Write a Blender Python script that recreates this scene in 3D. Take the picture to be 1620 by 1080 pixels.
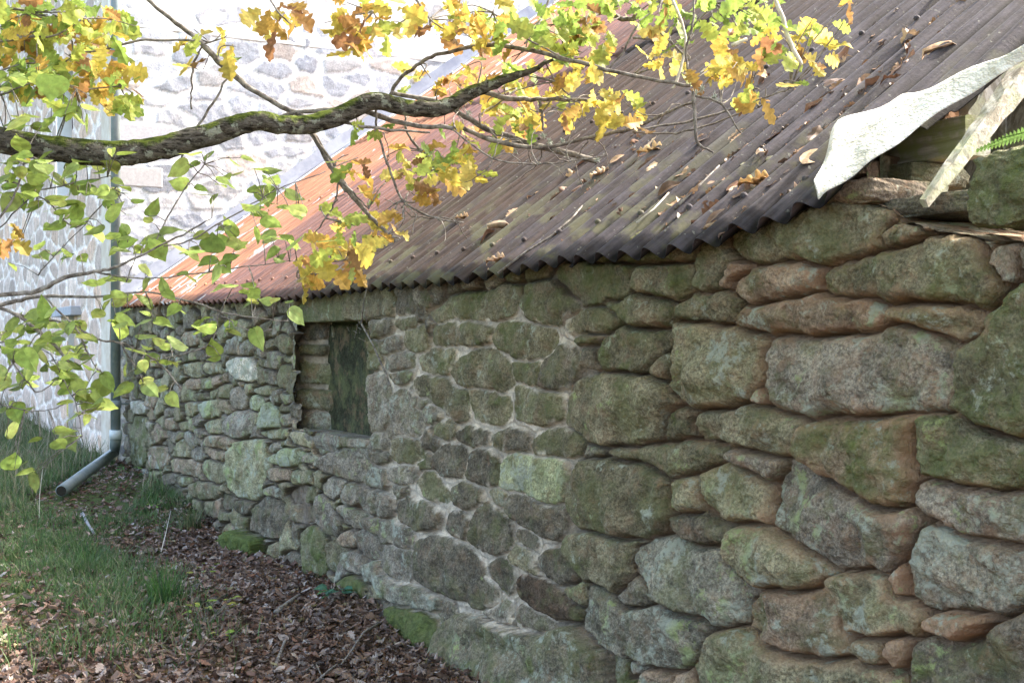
import bpy, math, random
import numpy as np
from mathutils import Vector, Matrix
random.seed(7); rng = np.random.default_rng(7)
for o in list(bpy.data.objects): bpy.data.objects.remove(o)
S = bpy.context.scene; COL = S.collection

# ------------------------------------------------------------------ camera, world, sun, exposure
F_PX = 1980.0; TH = math.atan(1060/F_PX); CO, SI = math.cos(TH), math.sin(TH); D = 2.5; CZ = 1.45
cam = bpy.data.objects.new('camera', bpy.data.cameras.new('camera')); COL.objects.link(cam)
cam.location = (0, -D, CZ); cam.rotation_euler = (math.pi/2, 0, math.pi/2-TH)
cam.data.sensor_width = 36; cam.data.lens = 36*F_PX/1620; cam.data.clip_end = 500; cam.data.clip_start = .05
S.camera = cam
cam.data.dof.use_dof = True; cam.data.dof.focus_distance = 5.2; cam.data.dof.aperture_fstop = 18
SUN = Vector((.055, .72, .70)).normalized()
w = bpy.data.worlds.new('World'); S.world = w; w.use_nodes = True
nt = w.node_tree; nt.nodes.clear()
sky = nt.nodes.new('ShaderNodeTexSky'); sky.sky_type = 'NISHITA'; sky.sun_disc = False
sky.sun_elevation = math.asin(SUN.z); sky.sun_rotation = math.atan2(SUN.x, SUN.y)
sky.dust_density = 4.5; sky.air_density = 1.0; sky.ozone_density = .6
bg = nt.nodes.new('ShaderNodeBackground'); bg.inputs[1].default_value = .15
wo = nt.nodes.new('ShaderNodeOutputWorld')
nt.links.new(sky.outputs[0], bg.inputs[0]); nt.links.new(bg.outputs[0], wo.inputs[0])
sl = bpy.data.lights.new('sun', 'SUN'); sl.energy = 2.0; sl.angle = math.radians(.6); sl.color = (1, .93, .82)
so = bpy.data.objects.new('sun', sl); COL.objects.link(so); so.location = (5, 5, 10)
so.rotation_euler = SUN.to_track_quat('Z', 'Y').to_euler()
S.view_settings.view_transform = 'Standard'; S.view_settings.look = 'None'
S.view_settings.exposure = 2.85
S.view_settings.use_white_balance = True; S.view_settings.white_balance_temperature = 6750; S.view_settings.white_balance_tint = 8; S.view_settings.gamma = 1
S.render.engine = 'CYCLES'
S.cycles.max_bounces = 6; S.cycles.transparent_max_bounces = 8

# ------------------------------------------------------------------ geometry of the view (photo pixels, 1620 x 1080)
Rv = Vector((SI, CO, 0)); Fv = Vector((-CO, SI, 0)); Uv = Vector((0, 0, 1)); C0 = Vector((0, -D, CZ))
def ray(px, py): return Fv + Rv*((px-810)/F_PX) + Uv*((540-py)/F_PX)
def at(px, py, dep): return C0 + ray(px, py)*dep
def onwall(px, py, Y=0.0):
    r = ray(px, py); return C0 + r*((Y+D)/r.y)
def ongable(px, py, X):
    r = ray(px, py); return C0 + r*(X/r.x)
def proj(p):
    q = Vector(p)-C0; z = q.dot(Fv); return 810+F_PX*q.dot(Rv)/z, 540-F_PX*q.z/z, z

# ------------------------------------------------------------------ helpers
def thing(name, label, cat, loc=(0, 0, 0), group=None):
    o = bpy.data.objects.new(name, None); COL.objects.link(o); o.location = loc; o.empty_display_size = .1
    o['label'] = label; o['category'] = cat
    if group: o['group'] = group
    return o
def tag(o, label, cat, group=None):
    o['label'] = label; o['category'] = cat
    if group: o['group'] = group
    return o
class MB:
    def __init__(s): s.v = []; s.f = []; s.n = 0; s.c = []
    def add(s, v, f, c=None):
        v = np.asarray(v, float).reshape(-1, 3); s.v.append(v)
        s.f += [tuple(i+s.n for i in q) for q in f]; s.n += len(v)
        s.c.append(np.tile(np.array(c if c is not None else (1, 1, 1, 1), float), (len(v), 1)) if c is None or np.ndim(c) == 1 else np.asarray(c, float))
    def tube(s, pts, rad, n=8, c=None, wob=0):
        pts = [Vector(p) for p in pts]; vs = []; fs = []
        prev = None
        for i, p in enumerate(pts):
            t = (pts[min(i+1, len(pts)-1)]-pts[max(i-1, 0)]).normalized()
            a = (prev - t*prev.dot(t)) if prev else t.orthogonal()
            if a.length < 1e-6: a = t.orthogonal()
            a.normalize(); prev = a; b = t.cross(a)
            for k in range(n):
                an = 2*math.pi*k/n; r = rad[i]*(1+wob*(random.random()-.5))
                vs.append(p + a*(r*math.cos(an)) + b*(r*math.sin(an)))
        for i in range(len(pts)-1):
            for k in range(n):
                fs.append((i*n+k, i*n+(k+1) % n, (i+1)*n+(k+1) % n, (i+1)*n+k))
        fs.append(tuple(range(n-1, -1, -1))); fs.append(tuple(range((len(pts)-1)*n, len(pts)*n)))
        s.add([tuple(v) for v in vs], fs, c)
    def build(s, name, m, parent=None, smooth=False):
        return mkmesh(name, np.concatenate(s.v), s.f, m, parent, smooth, {'tint': np.concatenate(s.c)})
def mkmesh(name, v, f, m, parent=None, smooth=False, attrs=None):
    me = bpy.data.meshes.new(name)
    v = np.asarray(v, np.float32)
    if isinstance(f, np.ndarray):
        nf, k = f.shape
        me.vertices.add(len(v)); me.vertices.foreach_set('co', v.ravel())
        me.loops.add(nf*k); me.loops.foreach_set('vertex_index', f.astype(np.int32).ravel())
        me.polygons.add(nf); me.polygons.foreach_set('loop_start', np.arange(0, nf*k, k, dtype=np.int32))
        me.update(calc_edges=True); me.validate()
    else:
        me.from_pydata([tuple(x) for x in v.tolist()], [], f); me.update()
    if smooth: me.polygons.foreach_set('use_smooth', np.ones(len(me.polygons), bool))
    for k, a in (attrs or {}).items():
        at_ = me.attributes.new(k, 'FLOAT_COLOR', 'POINT'); at_.data.foreach_set('color', np.asarray(a, np.float32).ravel())
    me.materials.append(m)
    o = bpy.data.objects.new(name, me); COL.objects.link(o)
    if parent:
        o.parent = parent; q = parent; off = Vector((0, 0, 0))
        while q: off += q.location; q = q.parent
        o.location = -off
    return o
def gridfaces(nu, nv):                 # verts index = i*nv + j
    i, j = np.meshgrid(np.arange(nu-1), np.arange(nv-1), indexing='ij'); a = (i*nv+j).ravel()
    return np.stack([a, a+nv, a+nv+1, a+1], 1)
_lat = rng.random((256, 256))
def vnoise(x, y, seed=0):
    x = np.asarray(x, float)+seed*17.31; y = np.asarray(y, float)+seed*9.77
    xi = np.floor(x).astype(int); yi = np.floor(y).astype(int); fx = x-xi; fy = y-yi
    fx = fx*fx*(3-2*fx); fy = fy*fy*(3-2*fy)
    g = lambda a, b: _lat[a & 255, b & 255]
    return ((g(xi, yi)*(1-fx)+g(xi+1, yi)*fx)*(1-fy)+(g(xi, yi+1)*(1-fx)+g(xi+1, yi+1)*fx)*fy)*2-1
def fbm(x, y, seed=0, o=4):
    r = 0; a = 1; t = 0
    for k in range(o): r = r+a*vnoise(x*2**k, y*2**k, seed+k*3); t += a; a *= .5
    return r/t
def sstep(a, b, x): t = np.clip((x-a)/(b-a), 0, 1); return t*t*(3-2*t)

# ------------------------------------------------------------------ materials
class NT:
    def __init__(s, name, rough=.9, spec=.2):
        s.m = bpy.data.materials.new(name); s.m.use_nodes = True; s.t = s.m.node_tree
        s.b = s.t.nodes['Principled BSDF']; s.b.inputs['Roughness'].default_value = rough
        s.b.inputs['Specular IOR Level'].default_value = spec
        s.tc = s.t.nodes.new('ShaderNodeTexCoord')
    def lk(s, a, b): s.t.links.new(a, b)
    def noise(s, sc, det=4, rough=.6, vec=None, dist=0):
        n = s.t.nodes.new('ShaderNodeTexNoise'); n.inputs['Scale'].default_value = sc
        n.inputs['Detail'].default_value = det; n.inputs['Roughness'].default_value = rough; n.inputs['Distortion'].default_value = dist
        s.lk(vec or s.tc.outputs['Object'], n.inputs['Vector']); return n.outputs['Fac']
    def mapv(s, scale, rot=(0, 0, 0)):
        n = s.t.nodes.new('ShaderNodeMapping'); n.inputs['Scale'].default_value = scale; n.inputs['Rotation'].default_value = rot
        s.lk(s.tc.outputs['Object'], n.inputs['Vector']); return n.outputs[0]
    def math(s, op, a, b=None, c=None):
        n = s.t.nodes.new('ShaderNodeMath'); n.operation = op
        for i, x in enumerate((a, b, c)):
            if x is None: continue
            if isinstance(x, (int, float)): n.inputs[i].default_value = x
            else: s.lk(x, n.inputs[i])
        return n.outputs[0]
    def step(s, x, lo, hi, a=0., b=1.):
        n = s.t.nodes.new('ShaderNodeMapRange'); n.interpolation_type = 'SMOOTHSTEP'
        for nm, q in (('From Min', lo), ('From Max', hi), ('To Min', a), ('To Max', b)):
            if isinstance(q, (int, float)): n.inputs[nm].default_value = q
            else: s.lk(q, n.inputs[nm])
        s.lk(x, n.inputs['Value']); return n.outputs[0]
    def mix(s, f, a, b, mode='MIX'):
        n = s.t.nodes.new('ShaderNodeMix'); n.data_type = 'RGBA'; n.blend_type = mode
        for sock, x in ((n.inputs[0], f), (n.inputs[6], a), (n.inputs[7], b)):
            if isinstance(x, (int, float)): sock.default_value = x
            elif isinstance(x, tuple): sock.default_value = (*x, 1)
            else: s.lk(x, sock)
        return n.outputs[2]
    def attr(s, name):
        n = s.t.nodes.new('ShaderNodeAttribute'); n.attribute_name = name; return n
    def sep(s, c):
        n = s.t.nodes.new('ShaderNodeSeparateColor'); s.lk(c, n.inputs[0]); return n.outputs
    def grey(s, v):
        n = s.t.nodes.new('ShaderNodeCombineColor')
        for i in range(3): s.lk(v, n.inputs[i])
        return n.outputs[0]
    def out(s, col, bump=None, bs=.5, bd=.01):
        if isinstance(col, tuple): s.b.inputs['Base Color'].default_value = (*col, 1)
        else: s.lk(col, s.b.inputs['Base Color'])
        if bump is not None:
            n = s.t.nodes.new('ShaderNodeBump'); n.inputs['Strength'].default_value = bs; n.inputs['Distance'].default_value = bd
            s.lk(bump, n.inputs['Height']); s.lk(n.outputs[0], s.b.inputs['Normal'])
        return s.m

def stone_material():
    # tint.rgb = colour of the stone (mortar, soil), tint.a = stone mask; wear = moss, lichen, crust, orange earth
    n = NT('field_stone', .95, .12)
    ti = n.attr('tint'); we = n.sep(n.attr('wear').outputs['Color']); earth = n.attr('wear').outputs['Alpha']
    msk = ti.outputs['Alpha']
    va = n.t.nodes.new('ShaderNodeVectorMath'); va.operation = 'MULTIPLY_ADD'; va.inputs[1].default_value = (13, 13, 13)
    n.lk(n.attr('shift').outputs['Color'], va.inputs[0]); n.lk(n.tc.outputs['Object'], va.inputs[2]); SV = va.outputs[0]
    _nz = n.noise
    n.noise = lambda sc, det=4, rough=.6, vec=None, dist=0: _nz(sc, det, rough, vec or SV, dist)
    sp = n.noise(95, 3, .8); md = n.noise(9, 5, .65); big = n.noise(3.2, 3); fine = n.noise(30, 4, .75)
    c = n.mix(1, ti.outputs['Color'], n.mix(msk, n.grey(n.step(sp, .3, .70, .86, 1.14)), n.grey(n.step(sp, .32, .70, .55, 1.5))), 'MULTIPLY')
    c = n.mix(1, c, n.grey(n.step(md, .3, .7, .62, 1.42)), 'MULTIPLY')
    c = n.mix(n.math('MULTIPLY', n.step(n.noise(14, 4, vec=n.mapv((1, 1, 1.0))), .5, .68), .3), c, (.30, .19, .13))
    ag = n.step(n.math('ADD', n.math('MULTIPLY', n.noise(5.5, 5, .7), 1.), n.math('MULTIPLY', we[0], .3)), .50, .68)
    c = n.mix(n.math('MULTIPLY', n.math('MULTIPLY', ag, msk), .55), c, (.150, .165, .080))
    rp = n.step(n.noise(7, 6, .75), .54, .66)
    c = n.mix(n.math('MULTIPLY', n.math('MULTIPLY', rp, n.step(earth, .0, .45, .12, .62)), msk), c, (.33, .215, .145))
    # orange earth dust
    e = n.math('MULTIPLY', n.step(n.math('ADD', n.math('MULTIPLY', md, .5), earth), .66, 1.15), .7)
    c = n.mix(e, c, (.36, .225, .15))
    # dark crust
    k = n.math('MULTIPLY', n.step(n.math('ADD', fine, n.math('MULTIPLY', we[2], .40)), .66, .95), .6)
    c = n.mix(n.math('MULTIPLY', k, msk), c, (.045, .042, .036))
    # lichen: pale crusts with crisp edges
    ln = n.math('ADD', n.math('MULTIPLY', n.noise(26, 6, .8), .34), n.math('MULTIPLY', n.noise(8, 5, .75), .66))
    l1 = n.step(n.math('ADD', ln, n.math('MULTIPLY', we[1], .27)), .63, .70)
    c = n.mix(n.math('MULTIPLY', n.math('MULTIPLY', l1, msk), .82), c, n.mix(n.step(big, .38, .52), (.31, .37, .17), (.36, .39, .34)))
    # moss
    mo = n.math('ADD', n.math('MULTIPLY', n.noise(11, 5, .7), .5), n.math('MULTIPLY', n.noise(3.7, 3), .5))
    mm = n.step(n.math('ADD', mo, n.math('MULTIPLY', we[0], .36)), .60, .82)
    c = n.mix(n.math('MULTIPLY', mm, .85), c, n.mix(n.step(fine, .35, .65), (.05, .07, .022), (.13, .17, .055)))
    h = n.math('ADD', n.math('MULTIPLY', sp, .45), n.math('ADD', fine, n.math('MULTIPLY', mm, .5)))
    return n.out(c, h, .95, .02)
M_STONE = stone_material()

def house_stone_material():
    n = NT('pale_granite_lime_mortar', .9, .2)
    ti = n.attr('tint'); sp = n.noise(60, 3, .7); md = n.noise(8, 4)
    c = n.mix(1, ti.outputs['Color'], n.grey(n.step(sp, .3, .7, .8, 1.2)), 'MULTIPLY')
    c = n.mix(1, c, n.grey(n.step(md, .3, .7, .8, 1.18)), 'MULTIPLY')
    return n.out(c, n.math('ADD', sp, md), .5, .01)
M_HOUSE = house_stone_material()

def rust_roof_material():
    n = NT('weathered_corrugated_iron', .75, .12)
    ti = n.attr('tint'); tc = n.sep(ti.outputs['Color'])        # r: along the roof 0 left .. 1 right, g: up-slope, b: height across the corrugation
    st = n.noise(1, 6, .7, vec=n.mapv((26, 2.2, 2.2)))          # streaks running down the slope
    st2 = n.noise(1, 4, .6, vec=n.mapv((6.5, .5, .5)))
    fine = n.noise(70, 4, .7); md = n.noise(7, 5, .65)
    brown = n.mix(n.step(st, .35, .65), (.048, .035, .031), (.095, .068, .058))
    brown = n.mix(n.step(st2, .45, .62), brown, (.064, .054, .052))
    brown = n.mix(n.math('MULTIPLY', n.step(md, .5, .7), .6), brown, (.055, .042, .036))
    right = n.mix(n.step(md, .3, .7), (.046, .041, .050), (.090, .083, .102))  # lavender cast of the sky sheen, put into the colour at the right end
    c = n.mix(n.step(n.math('ADD', tc[0], n.math('MULTIPLY', md, .14)), .72, .98), brown, right)
    rust = n.mix(n.step(n.math('ADD', st, n.math('MULTIPLY', fine, .3)), .5, .75), (.26, .13, .10), (.18, .105, .095))
    c = n.mix(n.step(n.math('ADD', tc[0], n.math('MULTIPLY', n.math('ADD', st2, st), .16)), .58, .76), rust, c)
    orange = n.mix(n.step(st, .4, .7), (.44, .20, .115), (.30, .15, .10))
    c = n.mix(n.step(n.math('ADD', tc[0], n.math('MULTIPLY', st2, .16)), .36, .40), orange, c)
    c = n.mix(1, c, n.grey(n.step(n.noise(1, 6, .75, vec=n.mapv((60, 3, 3))), .3, .7, .62, 1.3)), 'MULTIPLY')
    # patches where the paint is gone and bare zinc shows, near the wall of the house
    zinc = n.math('MULTIPLY', n.step(n.noise(1, 5, .7, vec=n.mapv((4.2, .85, .85)), dist=.6), .60, .62), n.step(tc[0], .30, .42, 1., 0.))
    c = n.mix(n.math('MULTIPLY', zinc, .9), c, (.52, .50, .50))
    c = n.mix(n.step(n.math('ADD', n.math('MULTIPLY', fine, .02), tc[0]), .043, .047, 1., 0.), c, (.60, .60, .62))
    # lichen specks and moss near the eaves on the right
    c = n.mix(n.math('MULTIPLY', n.step(n.noise(38, 3, .6), .66, .71), .5), c, (.28, .29, .27))
    c = n.mix(n.math('MULTIPLY', n.math('MULTIPLY', n.step(n.noise(5, 4), .50, .62), n.step(tc[1], 0., .22, .75, 0.)), n.step(tc[0], .4, .7)), c, (.13, .13, .085))
    c = n.mix(1, c, n.grey(n.step(n.math('ADD', tc[2], n.math('MULTIPLY', md, .3)), .30, .74, .16, 1.08)), 'MULTIPLY')   # darker in the valleys
    n.lk(n.step(md, .3, .7, .65, .85), n.b.inputs['Roughness'])
    n.b.inputs['Metallic'].default_value = .0
    return n.out(c, n.math('ADD', fine, n.math('MULTIPLY', md, .6)), .5, .004)
M_ROOF = rust_roof_material()

def simple(name, a, b, sc=12, rough=.8, bs=.4, bd=.004, spec=.25, vec=None, tint=False):
    n = NT(name, rough, spec); v = n.mapv(vec) if vec else None
    f = n.noise(sc, 5, .65, vec=v); c = n.mix(n.step(f, .35, .65), a, b)
    if tint: c = n.mix(1, c, n.attr('tint').outputs['Color'], 'MULTIPLY')
    return n.out(c, n.math('ADD', f, n.noise(sc*5, 3, .7, vec=v)), bs, bd)
M_RENDER = simple('lime_render', (.82, .81, .78), (.72, .70, .66), 3)
M_LEAD = simple('zinc_flashing', (.26, .26, .30), (.36, .36, .39), 5, .5)
M_PIPE = simple('grey_pvc', (.15, .19, .20), (.22, .255, .26), 9, .4, .15)
M_SHEET = simple('white_bitumen_sheet', (.46, .46, .43), (.76, .76, .76), 5, .6, .9, .02)
M_GALV = simple('dull_galvanised_edge', (.36, .36, .37), (.26, .25, .24), 14, .5)
M_DARK = simple('painted_void_shade', (.02, .018, .015), (.03, .026, .02), 6)
M_GLASS = simple('dark_glass', (.55, .6, .66), (.5, .55, .6), 2, .15, .05)
M_FRAME = simple('painted_frame', (.14, .10, .10), (.20, .15, .14), 20)
M_SLAB = simple('slate_slab', (.36, .37, .42), (.45, .46, .5), 9)
def wood(name, a, b, g, vec):
    n = NT(name, .85, .15); gr = n.noise(1, 5, .7, vec=n.mapv(vec))
    c = n.mix(n.step(gr, .38, .62), a, b)
    c = n.mix(n.math('MULTIPLY', n.step(n.noise(9, 4, .6), .46, .62), .75), c, g)
    return n.out(c, gr, .8, .01)
M_WOOD = wood('green_weathered_timber', (.34, .33, .24), (.62, .60, .52), (.34, .40, .16), (3, 30, 60))
M_WOOD2 = wood('bleached_timber', (.24, .22, .18), (.50, .48, .44), (.34, .36, .24), (60, 14, 22))
M_BARK = None
def bark_material():
    n = NT('lichened_oak_bark', .95, .1)
    a = n.noise(60, 5, .7, vec=n.mapv((.5, .5, 1.6))); b = n.noise(14, 4, .6)
    c = n.mix(n.step(a, .35, .62), (.020, .017, .014), (.13, .12, .11))
    c = n.mix(n.math('MULTIPLY', n.step(n.noise(26, 4, .7), .54, .62), .75), c, (.30, .33, .29))
    ge = n.t.nodes.new('ShaderNodeNewGeometry'); sx = n.t.nodes.new('ShaderNodeSeparateXYZ'); n.lk(ge.outputs['Normal'], sx.inputs[0])
    mo = n.step(n.math('ADD', n.math('MULTIPLY', b, 1.0), n.math('MULTIPLY', sx.outputs[2], .35)), .62, .8)
    mo = n.math('MULTIPLY', mo, n.attr('tint').outputs['Alpha'])
    c = n.mix(mo, c, n.mix(n.step(a, .4, .6), (.03, .045, .01), (.11, .14, .03)))
    return n.out(c, n.math('ADD', a, n.math('MULTIPLY', mo, .6)), 1, .012)
M_BARK = bark_material()
M_TWIG = simple('grey_twig', (.10, .085, .08), (.30, .28, .27), 45, .9, .5)
M_BROKEN = simple('bare_pale_wood', (.50, .46, .41), (.68, .65, .60), 30)
M_LICH = simple('grey_tree_lichen', (.32, .36, .33), (.50, .54, .50), 60)
def leaf_material(name, trans=.5):
    n = NT(name, .55, .3)
    c = n.mix(1, n.attr('tint').outputs['Color'], n.grey(n.step(n.noise(55, 3), .35, .65, .85, 1.15)), 'MULTIPLY')
    c = n.mix(n.step(n.noise(38, 3), .52, .68, 0., .5), c, n.mix(1, c, (.85, .62, .6), 'MULTIPLY'))
    n.lk(c, n.b.inputs['Base Color'])
    t = n.t.nodes.new('ShaderNodeBsdfTranslucent'); n.lk(c, t.inputs[0])
    mx = n.t.nodes.new('ShaderNodeMixShader'); mx.inputs[0].default_value = trans
    n.lk(n.b.outputs[0], mx.inputs[1]); n.lk(t.outputs[0], mx.inputs[2])
    n.lk(mx.outputs[0], n.t.nodes['Material Output'].inputs[0]); return n.m
M_LEAF = leaf_material('backlit_leaf', .5); M_DRY = leaf_material('dry_leaf', .12); M_GRASS = leaf_material('grass_blade', .35)
def ground_material():
    n = NT('leaf_mould_soil', 1, .05)
    a = n.noise(22, 5, .7); b = n.noise(2, 3)
    c = n.mix(n.step(a, .35, .65), (.045, .03, .02), (.15, .10, .065))
    g = n.attr('tint').outputs['Alpha']
    c = n.mix(n.math('MULTIPLY', g, n.step(a, .3, .6)), c, (.075, .11, .04))
    return n.out(c, a, 1, .03)
M_GROUND = ground_material()
M_MOSS = None

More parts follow.
